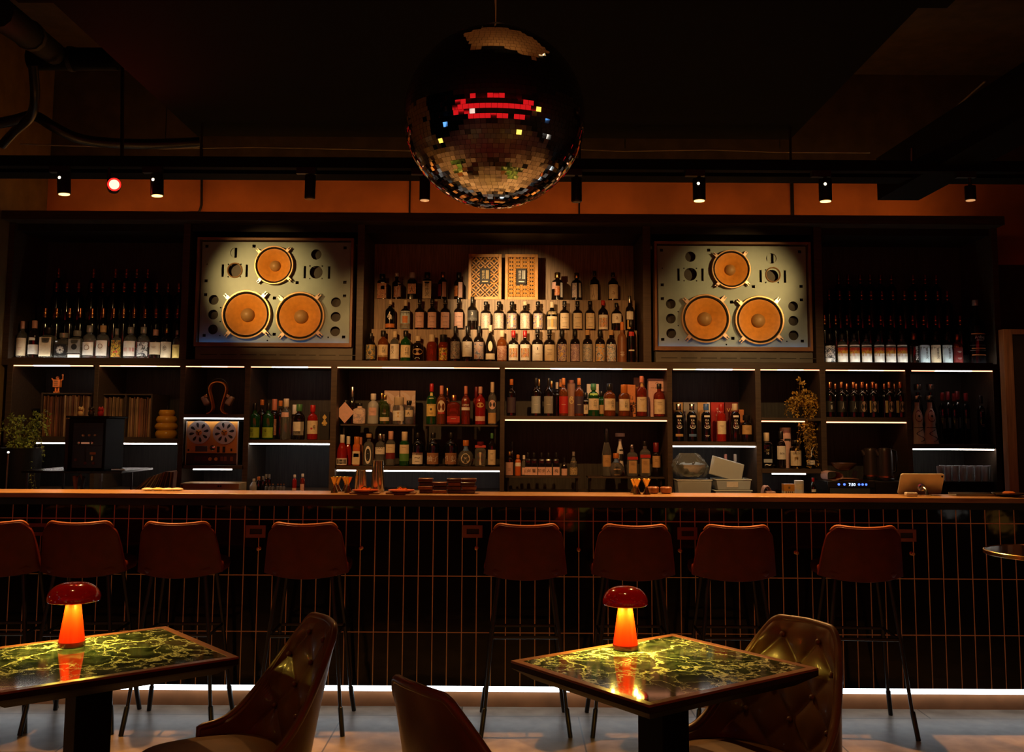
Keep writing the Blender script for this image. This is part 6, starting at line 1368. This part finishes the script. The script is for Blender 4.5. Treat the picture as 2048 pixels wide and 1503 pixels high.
# ------------------------------------------------------------------ ceiling: soffit, beam, track, ducts, pipes
YTR = 5.35
sx0, sx1 = atY(395, 272, 5.6).x, atY(1580, 278, 5.6).x; zsof = atY(395, 272, 5.6).z
t = thing('ceiling_soffit', 'big flat black soffit panel hanging under the ceiling above the room', 'ceiling panel', ((sx0+sx1)/2, 0, zsof)); W = (sx1-sx0)/2
MB().bx(-W, W, 1.2, 5.6, 0, .12).build('panel', mat('soffit_black', (.003, .003, .003), .8, spec=.1), t); MB().bx(-W-.35, W+.3, 1.2, 4.2, .18, .3).build('upper_panel', mat('soffit_black'), t)
for s in (-1, 1):
    for y in (1.6, 3.4, 5.3): MB().tube([(s*W*.9, y, .12), (s*W*.9, y, CEIL-zsof-.001)], .008, 8).build('hanger_rod', BLACK, t)
zb0, zb1 = atY(1000, 338, YTR).z, atY(1000, 318, YTR).z
t = thing('ceiling_beam', 'black beam across the ceiling carrying the track spotlights', 'beam', (0, YTR, zb0)); MB().bx(XL, XR-.001, -.01, .05, 0, zb1-zb0).build('track_rail', mat('beam_black', (.004, .004, .004), .7, spec=.08), t); MB().bx(XL, XR-.001, .25, .40, .03, .13).build('beam', mat('beam_black', (.004, .004, .004), .7, spec=.08), t)
for px in (400, 940, 1160, 1583): MB().tube([(atY(px, 300, YTR).x, .02, zb1-zb0), (atY(px, 300, YTR).x, .02, CEIL-zb0)], .007, 8).build('drop_rod', BLACK, t)
t = thing('cable_run', 'thin pale cable strung along above the black beam', 'cable', (0, 7.0, 0)); mb = MB()
mb.tube([Vector((atY(px, py, 7.0).x, 0, atY(px, py, 7.0).z)) for px, py in ((40, 288), (200, 293), (330, 297), (510, 294), (700, 298), (820, 301), (1100, 296), (1250, 302), (1420, 299), (1560, 304), (1740, 305))], .005, 6); [MB().tube([(atY(px, 297, 7.0).x, 0, atY(px, 297, 7.0).z), (atY(px, 297, 7.0).x, 0, CEIL-.001)], .003, 6).build('hanger_wire', BLACK, t) for px in (330, 820, 1250, 1560)]; mb.build('cable', mat('cable_pale', (.3, .25, .18), .5), t)
t = thing('conduit_pipe', 'thin black conduit pipe running down the orange wall at left', 'pipe', (0, 7.74, 0)); P_ = lambda px, py: (atY(px, py, 7.74).x, 0, atY(px, py, 7.74).z)
MB().tube([P_(404, 290), P_(403, 410), P_(399, 422), P_(392, 428)], .010, 8).build('pipe', BLACK, t); MB().bx(P_(372, 430)[0], P_(398, 430)[0], -.012, .012, P_(392, 436)[2], P_(392, 424)[2]).build('elbow_box', BLACK, t)
BRN = mat('duct_brown', (.012, .008, .005), .7)
t = thing('cable_bundle', 'thick black cable bundle looping under the ceiling at far left', 'cable', (0, 0, 0)); Q = lambda px, py, Y: tuple(atY(px, py, Y))
mb = MB(); mb.tube(smooth_path([Q(-20, 250, 6.3), Q(30, 240, 6.3), Q(70, 232, 6.3), Q(110, 255, 6.3), Q(170, 280, 6.4), Q(280, 288, 6.5), Q(400, 284, 6.6)]), .035, 10); mb.build('bundle', BLACK, t); mb = MB(); mb.tube(smooth_path([Q(66, 130, 5.9), Q(70, 190, 6.0), Q(62, 232, 6.2), Q(30, 262, 6.4), Q(4, 290, 6.5)]), .03, 10); mb.build('bundle', BLACK, t)
for a, b, d in (((-10, 20), (110, 108), 'slanting'), ((60, 118), (235, 118), 'level')):
    t = thing('duct', '%s black duct under the ceiling at far left' % d, 'duct', (0, 0, 0)); Ya, Yb = (4.0, 6.0) if d == 'slanting' else (6.0, 6.0)
    A, B = Vector(Q(*a, Ya)), Vector(Q(*b, Yb)); MB().tube([A, B], .07, 12).build('duct_body', mat('duct_black', (.004, .004, .004), .7, spec=.1), t); MB().tube([A+(B-A)*.45, A+(B-A)*.5], .078, 12).build('collar', BRN, t)
t = thing('hanging_rod', 'thin vertical black rod hanging at left above the red spotlight', 'rod', (0, 0, 0)); MB().tube([Q(245, 130, 6.15), Q(244, 330, 6.15)], .012, 8).build('rod', BLACK, t); MB().tube([Q(245, 130, 6.15), Vector(Q(245, 130, 6.15))+Vector((0, 0, CEIL-Q(245, 130, 6.15)[2]-.001))], .012, 8).build('rod_top', BLACK, t)
A, B = Vector(Q(1755, 400, 6.0)), Vector(Q(2060, 225, 4.6))
t = thing('cable_tray', 'black cable tray sloping across the ceiling at the right', 'cable tray', (0, 0, 0)); mb = MB(); up = Vector((0, 0, .26)); sd = Vector((.25, 0, 0))
mb.add([A, A+sd, B+sd, B, A+up, A+sd+up, B+sd+up, B+up], [(0, 3, 2, 1), (4, 5, 6, 7), (0, 1, 5, 4), (1, 2, 6, 5), (2, 3, 7, 6), (3, 0, 4, 7)]); mb.build('tray', mat('tray_black', (.004, .004, .004), .7, spec=.1), t)
MB().tube([Q(1792, 320, 5.9), Q(1970, 163, 4.9)], .005, 6).build('wire_rail', mat('wire_grey', (.22, .21, .19), .4, metal=.5), t)
for px, py, q in ((1823, 296, 322), (1937, 215, 255)): MB().tube([Q(px, py, 5.6), Q(px, q, 5.6)], .004, 6).build('wire_hanger', mat('wire_grey'), t)
# ------------------------------------------------------------------ downlights recessed in the soffit
for i, (x, y, e) in enumerate(DOWN):
    t = thing('ceiling_downlight', 'round recessed downlight in the black soffit, %s' % ('above the left table', 'above the right table', 'behind the left table towards the viewer', 'behind the right table towards the viewer')[i], 'light', (x, y, zsof-.001), 0, 'recessed downlights')
    MB().lathe([(.05, -.022), (.06, -.022), (.06, 0), (.05, 0)], 28, ring=True).build('housing', BLACK, t); MB().lathe([(.049, -.010), (.049, -.004)], 24).build('lens', mat('lens_warm', (1, .7, .35), emit=6, ecol=(1, .62, .28)), t, smooth=False)
# ------------------------------------------------------------------ track spotlights
LENS = mat('lens_bright', (1, .75, .4), emit=4.5, ecol=(1, .52, .15)); LOFF = mat('lens_off', (.08, .06, .04), .2)
def spot(px, pt, pb, lit, label, target=None, e=0, ang=40, blend=.6, tilt=0, dim=False, size=.018, col=(1, .47, .14)):
    c = atY(px, pt, YTR); h = c.z-atY(px, pb, YTR).z; R_ = (13 if lit and not dim else 11)*YTR/FPX
    t = thing('track_spotlight', label, 'spotlight', (c.x, YTR, c.z), 0, 'track spotlights over the bar'); R3 = Matrix.Rotation(tilt, 3, 'Y')
    MB().bx(-.075, .03, -.018, .018, zb0-c.z-.034, zb0-c.z-.0005).build('adaptor', BLACK, t); MB().tube([(0, 0, zb0-c.z-.034), (0, 0, -.01)], .010, 8).build('swivel', BLACK, t)
    b = MB().lathe([(R_*.9, -h), (R_, -h+.003), (R_, -.003), (R_*.95, 0)], 28); b.v = [tuple(R3 @ Vector(v)) for v in b.v]; b.build('housing', mat('housing_black', (.012, .011, .011), .3), t)
    q = MB().lathe([(R_*.82, -h-.0035), (R_*.82, -h-.0005)], 24); q.v = [tuple(R3 @ Vector(v)) for v in q.v]; q.build('lens', LENS if lit and not dim else (mat('lens_dim', (1, .6, .3), emit=.6, ecol=(1, .5, .2)) if dim else LOFF), t, smooth=False)
    if lit:
        z = MB().sphere((-.01, -R_*.98, -.035), .008, 10, 8, (1, .3, 1)); z.v = [tuple(R3 @ Vector(v)) for v in z.v]
        if not dim: z.build('vent_glow', mat('vent_glow', (1, .9, .6), emit=4, ecol=(1, .85, .55)), t, smooth=False)
    if target is not None:
        bx_ = R3 @ Vector((0, 0, -h-.012)); lamp('track_spot_beam', 'SPOT', (c.x+bx_.x, YTR+bx_.y, c.z+bx_.z), e, col, target, size, ang, blend, parent=None)
    return t
T = lambda px, py, Y=7.25: tuple(atY(px, py, Y))
T = lambda px, py, Y=7.25: tuple(atY(px, py, Y))
def extra(px, py, target, e, ang, blend, col=(1, .58, .22), size=.02):
    c = atY(px, py, YTR); lamp('track_spot_beam', 'SPOT', (c.x, YTR, c.z-.02), e, col, target, size, ang, blend)  # second beams added beside the fixtures to brighten chosen spots
DN = lambda px, py, dx=0, y=4.6: (atY(px, py, YTR).x+dx, y, 0)
spot(128, 345, 388, True, 'lit track spotlight at the far left, left of the red lamp', DN(128, 388), 190, 80, .6, -.06)
spot(314, 349, 391, True, 'lit track spotlight just right of the red lamp', DN(314, 391), 190, 80, .6, -.05)
spot(621, 350, 397, False, 'unlit track spotlight above the left loudspeaker', T(760, 820), 130, 60, .9)  # lens stays dark, the beam is added to wash the lower shelves
spot(850, 354, 400, True, 'dim track spotlight left of the mirror ball', T(1008, 604), 600, 27, 1, 0, True, col=(1, .62, .28))
spot(1153, 356, 403, False, 'unlit track spotlight right of the mirror ball', T(1230, 820), 140, 60, .9)  # added beam from a dark fixture, brightens the lower right shelves
spot(1398, 357, 401, True, 'lit track spotlight above the right loudspeaker', DN(1398, 401), 190, 80, .6)
spot(1650, 358, 402, True, 'lit track spotlight right of the right loudspeaker', DN(1650, 402), 190, 80, .6)
spot(1940, 372, 400, True, 'dim track spotlight at the far right under the cable tray', T(1474, 585), 190, 28, 1, 0, True, col=(1, .56, .18))
extra(1940, 402, tuple(atY(2020, 800, 6.0)), 9, 40, 1); extra(128, 390, T(538, 578), 190, 28, 1, (1, .56, .18)); extra(314, 393, T(120, 850), 70, 46, 1); extra(1650, 404, T(1560, 850), 80, 50, 1)
extra(850, 402, (0, 4.7, 0), 130, 84, .6, (1, .47, .14))
# red spotlight
c = atY(228, 371, YTR+.02); t = thing('red_spotlight', 'glowing red spotlight on the left of the track', 'spotlight', c)
R3 = Vector((.42, -1, -.12)).to_track_quat('Z', 'Y').to_matrix(); R_ = .036
b = MB().lathe([(R_*.9, -.09), (R_, -.085), (R_, .05), (R_*.95, .055)], 28); b.v = [tuple(R3 @ Vector(v)) for v in b.v]; b.build('housing', mat('housing_black'), t)
q = MB().lathe([(R_*.72, .056), (R_*.72, .06)], 28); q.v = [tuple(R3 @ Vector(v)) for v in q.v]; q.build('lens', mat('lens_red', (1, .1, .05), emit=14, ecol=(1, .09, .055)), t, smooth=False)
q = MB().lathe([(R_*.73, .054), (R_*.96, .054), (R_*.96, .062), (R_*.73, .058)], 28, ring=True); q.v = [tuple(R3 @ Vector(v)) for v in q.v]; q.build('halo_ring', mat('halo_ring_red', (1, .02, .01), emit=3, ecol=(1, .01, .008)), t, smooth=False)  # glowing ring stands for the red bloom around the lens
MB().tube([(-.03, .0, .02), (-.03, .0, zb0-c.z-.0005)], .010, 8).build('bracket', BLACK, t)
lf = Vector(c)+R3 @ Vector((0, 0, .075)); lamp('red_spot_beam', 'SPOT', lf, 3, (1, .04, .02), lf+R3 @ Vector((0, 0, 1)), .03, 130, .8)
# ------------------------------------------------------------------ around the camera: unseen red bars and globes added for mirror ball reflections
REDN = mat('added_red_glow', (1, .02, .02), emit=.65, ecol=(1, .012, .016)); 
for i, (z, w_, h_, y) in enumerate(((2.98, 4.0, .30, -.1), (2.32, 4.2, .34, -.15), (1.66, 3.6, .30, -.2))):
    t = thing('added_red_bar', 'added red glowing bar behind the viewer for ball reflections, %s' % ('top', 'middle', 'bottom')[i], 'neon light', (0, y, z), 0, 'added red bars'); MB().bx(-w_, w_, -.02, .02, -h_/2, h_/2).build('tube', REDN, t, smooth=False)
    for s in (-1, 1): MB().tube([(s*w_*.9, 0, h_/2), (s*w_*.9, 0, CEIL-z-.001)], .006, 6).build('hanger', BLACK, t)
rng = random.Random(4)
for i in range(26):
    x, z = rng.uniform(-4.2, 4.2), rng.uniform(.6, 2.6); cc = rng.choice((('amber', (1, .6, .15)), ('amber', (1, .6, .15)), ('white', (1, .9, .75)), ('white', (1, .9, .75)), ('blue', (.15, .4, 1))))
    y = rng.uniform(-3.2, -.6)
    t = thing('added_globe', 'small %s globe added behind the viewer for ball sparkle, %s from left' % (cc[0], ('number %d' % (i+1))), 'globe lamp', (x, y, z), 0, 'added globes behind the viewer')
    MB().sphere((0, 0, 0), rng.uniform(.09, .13), 16, 12).build('bulb', mat('bulb_'+cc[0], cc[1], emit=.9, ecol=cc[1]), t); MB().tube([(0, 0, .08), (0, 0, CEIL-z-.001)], .004, 6).build('cord', BLACK, t)
for i in range(22):  # more globes added out of view, sparkle for the facets
    sd = -1 if i % 2 else 1; y = .2+3.6*(i//2)/10; x = sd*rng.uniform(2.9, 3.5) if sd < 0 else rng.uniform(2.9, 4.3); z = rng.uniform(.7, 2.5)
    cc = (('yellow', (1, .7, .1)), ('white', (1, .92, .8)), ('blue', (.12, .4, 1)), ('amber', (1, .45, .08)))[rng.randrange(4)]
    t = thing('added_globe', 'small %s globe added out of view on the %s, number %d from the viewer' % (cc[0], 'left' if sd < 0 else 'right', i//2+1), 'globe lamp', (x, y, z), 0, 'added globes along the sides')
    MB().sphere((0, 0, 0), rng.uniform(.05, .08), 16, 12).build('bulb', mat('globe_'+cc[0], cc[1], emit=1.6, ecol=cc[1]), t); MB().tube([(0, 0, .05), (0, 0, CEIL-z-.001)], .004, 6).build('cord', BLACK, t)
for i in range(9):  # low globes added as yellow sparkle for the ball
    x, y, h = rng.uniform(-2.6, 2.6), rng.uniform(-.9, .7), rng.uniform(.5, .9)
    if abs(x) < .45: x += .6
    t = thing('globe_floor_lamp', 'low yellow globe added around the viewer for ball sparkle, number %d' % (i+1), 'lamp', (x, y, .0005), 0, 'added low globes around the viewer')
    MB().sphere((0, 0, h), .085, 16, 12).build('globe', mat('globe_low', (1, .72, .12), emit=2, ecol=(1, .66, .1)), t); MB().tube([(0, 0, .01), (0, 0, h-.08)], .008, 8).build('pole', BLACK, t); MB().lathe([(.12, 0), (.12, .012), (.01, .02)], 24).build('base', BLACK, t)
# ------------------------------------------------------------------ label sanity (development aid)
for o in COL.objects:
    if o.parent is None and 'label' in o:
        n_ = len(o['label'].split())
        if n_ < 4 or n_ > 16: print('LABELLEN', n_, o['label'])
